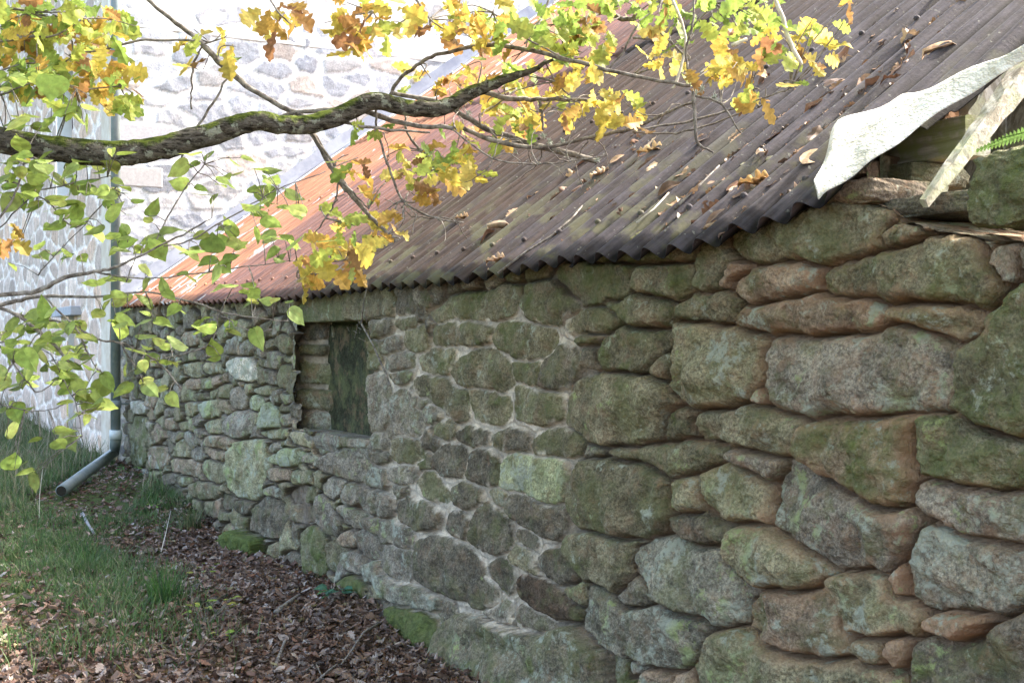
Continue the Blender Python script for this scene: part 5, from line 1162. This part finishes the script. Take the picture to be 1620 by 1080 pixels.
# twigs lying on the roof
def rooftwig(P, lab, m=M_TWIG, r_=.006):
    mb = MB(); pts = [onroof(a, b, .028) for a, b in P]; mb.tube(pts, [r_*(1-.5*i/(len(pts)-1)) for i in range(len(pts))], 7, NO, .15); o = mb.build('fallen_twig', m, None, True); tag(o, lab, 'twig')
rooftwig([(788, 432), (830, 400), (870, 375), (905, 345), (922, 325)], 'long grey stick sloping up from the roof edge')
rooftwig([(1008, 352), (1035, 330), (1058, 305)], 'short pale stick above the roof edge', M_BROKEN, .004)
rooftwig([(1068, 330), (1090, 308), (1115, 285), (1138, 262)], 'thin twig on the roof with a tan leaf at its tip')
rooftwig([(895, 270), (915, 255), (938, 245)], 'stub of twig lodged high on the brown roof', M_TWIG, .005)
# dead twig hanging from the eaves by the window
mb = MB(); mb.tube([onwall(584, 440, -.07), onwall(575, 480, -.08), onwall(572, 512, -.06), onwall(590, 545, -.05), onwall(610, 590, -.045), onwall(622, 622, -.04)], [.003, .003, .006, .004, .006, .002], 6, NO, .2)
for _ in range(16):
    p = onwall(random.gauss(572, 8), random.gauss(515, 9), -.05); mb.tube([p, p+Vector((random.gauss(0, .03), random.gauss(0, .01), random.gauss(0, .03)))], [.002, .001], 4, NO)
tag(mb.build('dangling_twig', M_TWIG), 'dead twig caught in cobweb hanging beside the window opening', 'twig')
# things on the ground
def onground(px_, py_, lift=0):
    r = ray(px_, py_); t = 6.
    for _ in range(40): p = C0+r*t; t += (p.z-lift-float(gz(p.x, p.y)))/(-r.z)*.7
    return C0+r*t
def gstick(P, r_, lab, m=M_TWIG, lift=.03):
    mb = MB(); pts = [onground(a, b, lift+.01*math.sin(i*2)) for i, (a, b) in enumerate(P)]; mb.tube(pts, [r_*(1-.4*i/(len(pts)-1)) for i in range(len(pts))], 8, NO, .2)
    tag(mb.build('fallen_stick', m, None, True), lab, 'stick')
gstick([(436, 968), (460, 950), (482, 935)], .013, 'stout grey stick in the leaves below the mossy base stone')
gstick([(435, 1055), (450, 1015), (458, 1005)], .008, 'short upright grey stick near the bottom of the leaf carpet')
gstick([(600, 985), (575, 1000), (555, 1030), (540, 1050)], .006, 'thin twig leaning on the overhanging base of the wall', lift=.06)
gstick([(500, 1078), (520, 1060), (548, 1040)], .006, 'dark twig at the bottom edge of the leaf carpet')
gstick([(480, 1062), (500, 1050), (512, 1075)], .005, 'crooked thin twig between two sticks in the foreground')
gstick([(130, 812), (140, 830), (150, 845)], .014, 'bluish broken strip lying in the grass below the spout', M_LEAD, .03)
gstick([(255, 872), (262, 845), (270, 808)], .004, 'pale dry stalk standing in front of the wall base', M_BROKEN, .05)
mb = MB(); p = onground(62, 825); mb.tube([p, p+Vector((.02, 0, .2)), p+Vector((.05, .02, .42))], [.004, .003, .002], 6); tag(mb.build('dry_stalk', M_BROKEN), 'single dry straw stalk upright in the grass on the left', 'stalk')
# seedlings and creeping leaves
def plantlet(px_, py_, n, size_, cols, lab, kind='oval', h=.08, sp_=.08, up=0.):
    p = onground(px_, py_, up); t = thing('seedling', lab, 'plant', tuple(p)); pos = []; dr = []; nm = []; mb = MB()
    for _ in range(n):
        a = random.uniform(0, 6.28); q = p+Vector((math.cos(a)*sp_*random.random(), math.sin(a)*sp_*random.random(), h*random.uniform(.4, 1))); pos.append(tuple(q)); mb.tube([tuple(p), tuple(q)], [.0014, .001], 5)
        dr.append((math.cos(a), math.sin(a), random.uniform(-.2, .4))); nm.append((random.gauss(0, .3), random.gauss(0, .3)-.3, 1))
    N = len(pos); leaves('leaves', M_LEAF, t, (np.array(pos), np.array(dr), np.array(nm), np.array([size_*random.uniform(.7, 1.2) for _ in pos]), np.array([random.choice(cols) for _ in pos]), np.array([.3]*N), np.zeros(N, int)), (kind,)); mb.build('stems', M_TWIG, t)
yg = [(.30, .38, .08), (.24, .36, .07), (.42, .42, .10)]; bg_ = [(.10, .24, .16), (.12, .28, .12)]
plantlet(325, 990, 13, .05, yg, 'yellow green seedling rising from the brown leaves', h=.14, sp_=.16)
plantlet(322, 918, 8, .045, yg, 'small lime green seedling below the wall base', h=.10)
plantlet(245, 808, 9, .06, [(.18, .36, .06)], 'bright green weed at the foot of the wall near the spout', h=.07)
plantlet(530, 950, 9, .07, bg_, 'bluish green creeping plant under the base stones', 'lime', .07, .10)
plantlet(350, 1020, 5, .05, yg, 'two toned young shoot in the litter at the lower left', h=.08)
plantlet(200, 755, 12, .05, [(.12, .24, .06), (.16, .30, .08)], 'low leafy weed growing against the corner stone', h=.10, sp_=.14)
plantlet(500, 905, 7, .045, [(.10, .22, .07)], 'small dark ivy sprig beside the bulging mossy stone', 'lime', .06, .08)
print('verts', sum(len(o.data.vertices) for o in bpy.data.objects if o.type == 'MESH'))
for o in bpy.data.objects:                      # repeats of a kind share a group
    g = dict(dry_leaf='large dry leaves lying on the roof', fallen_twig='twigs lying on the roof', fallen_stick='sticks on the ground by the wall',
             seedling='seedlings and weeds at the wall base', grass_tuft='grass tufts beside the leaf litter').get(o.name.split('.')[0])
    if g and not o.parent: o['group'] = g
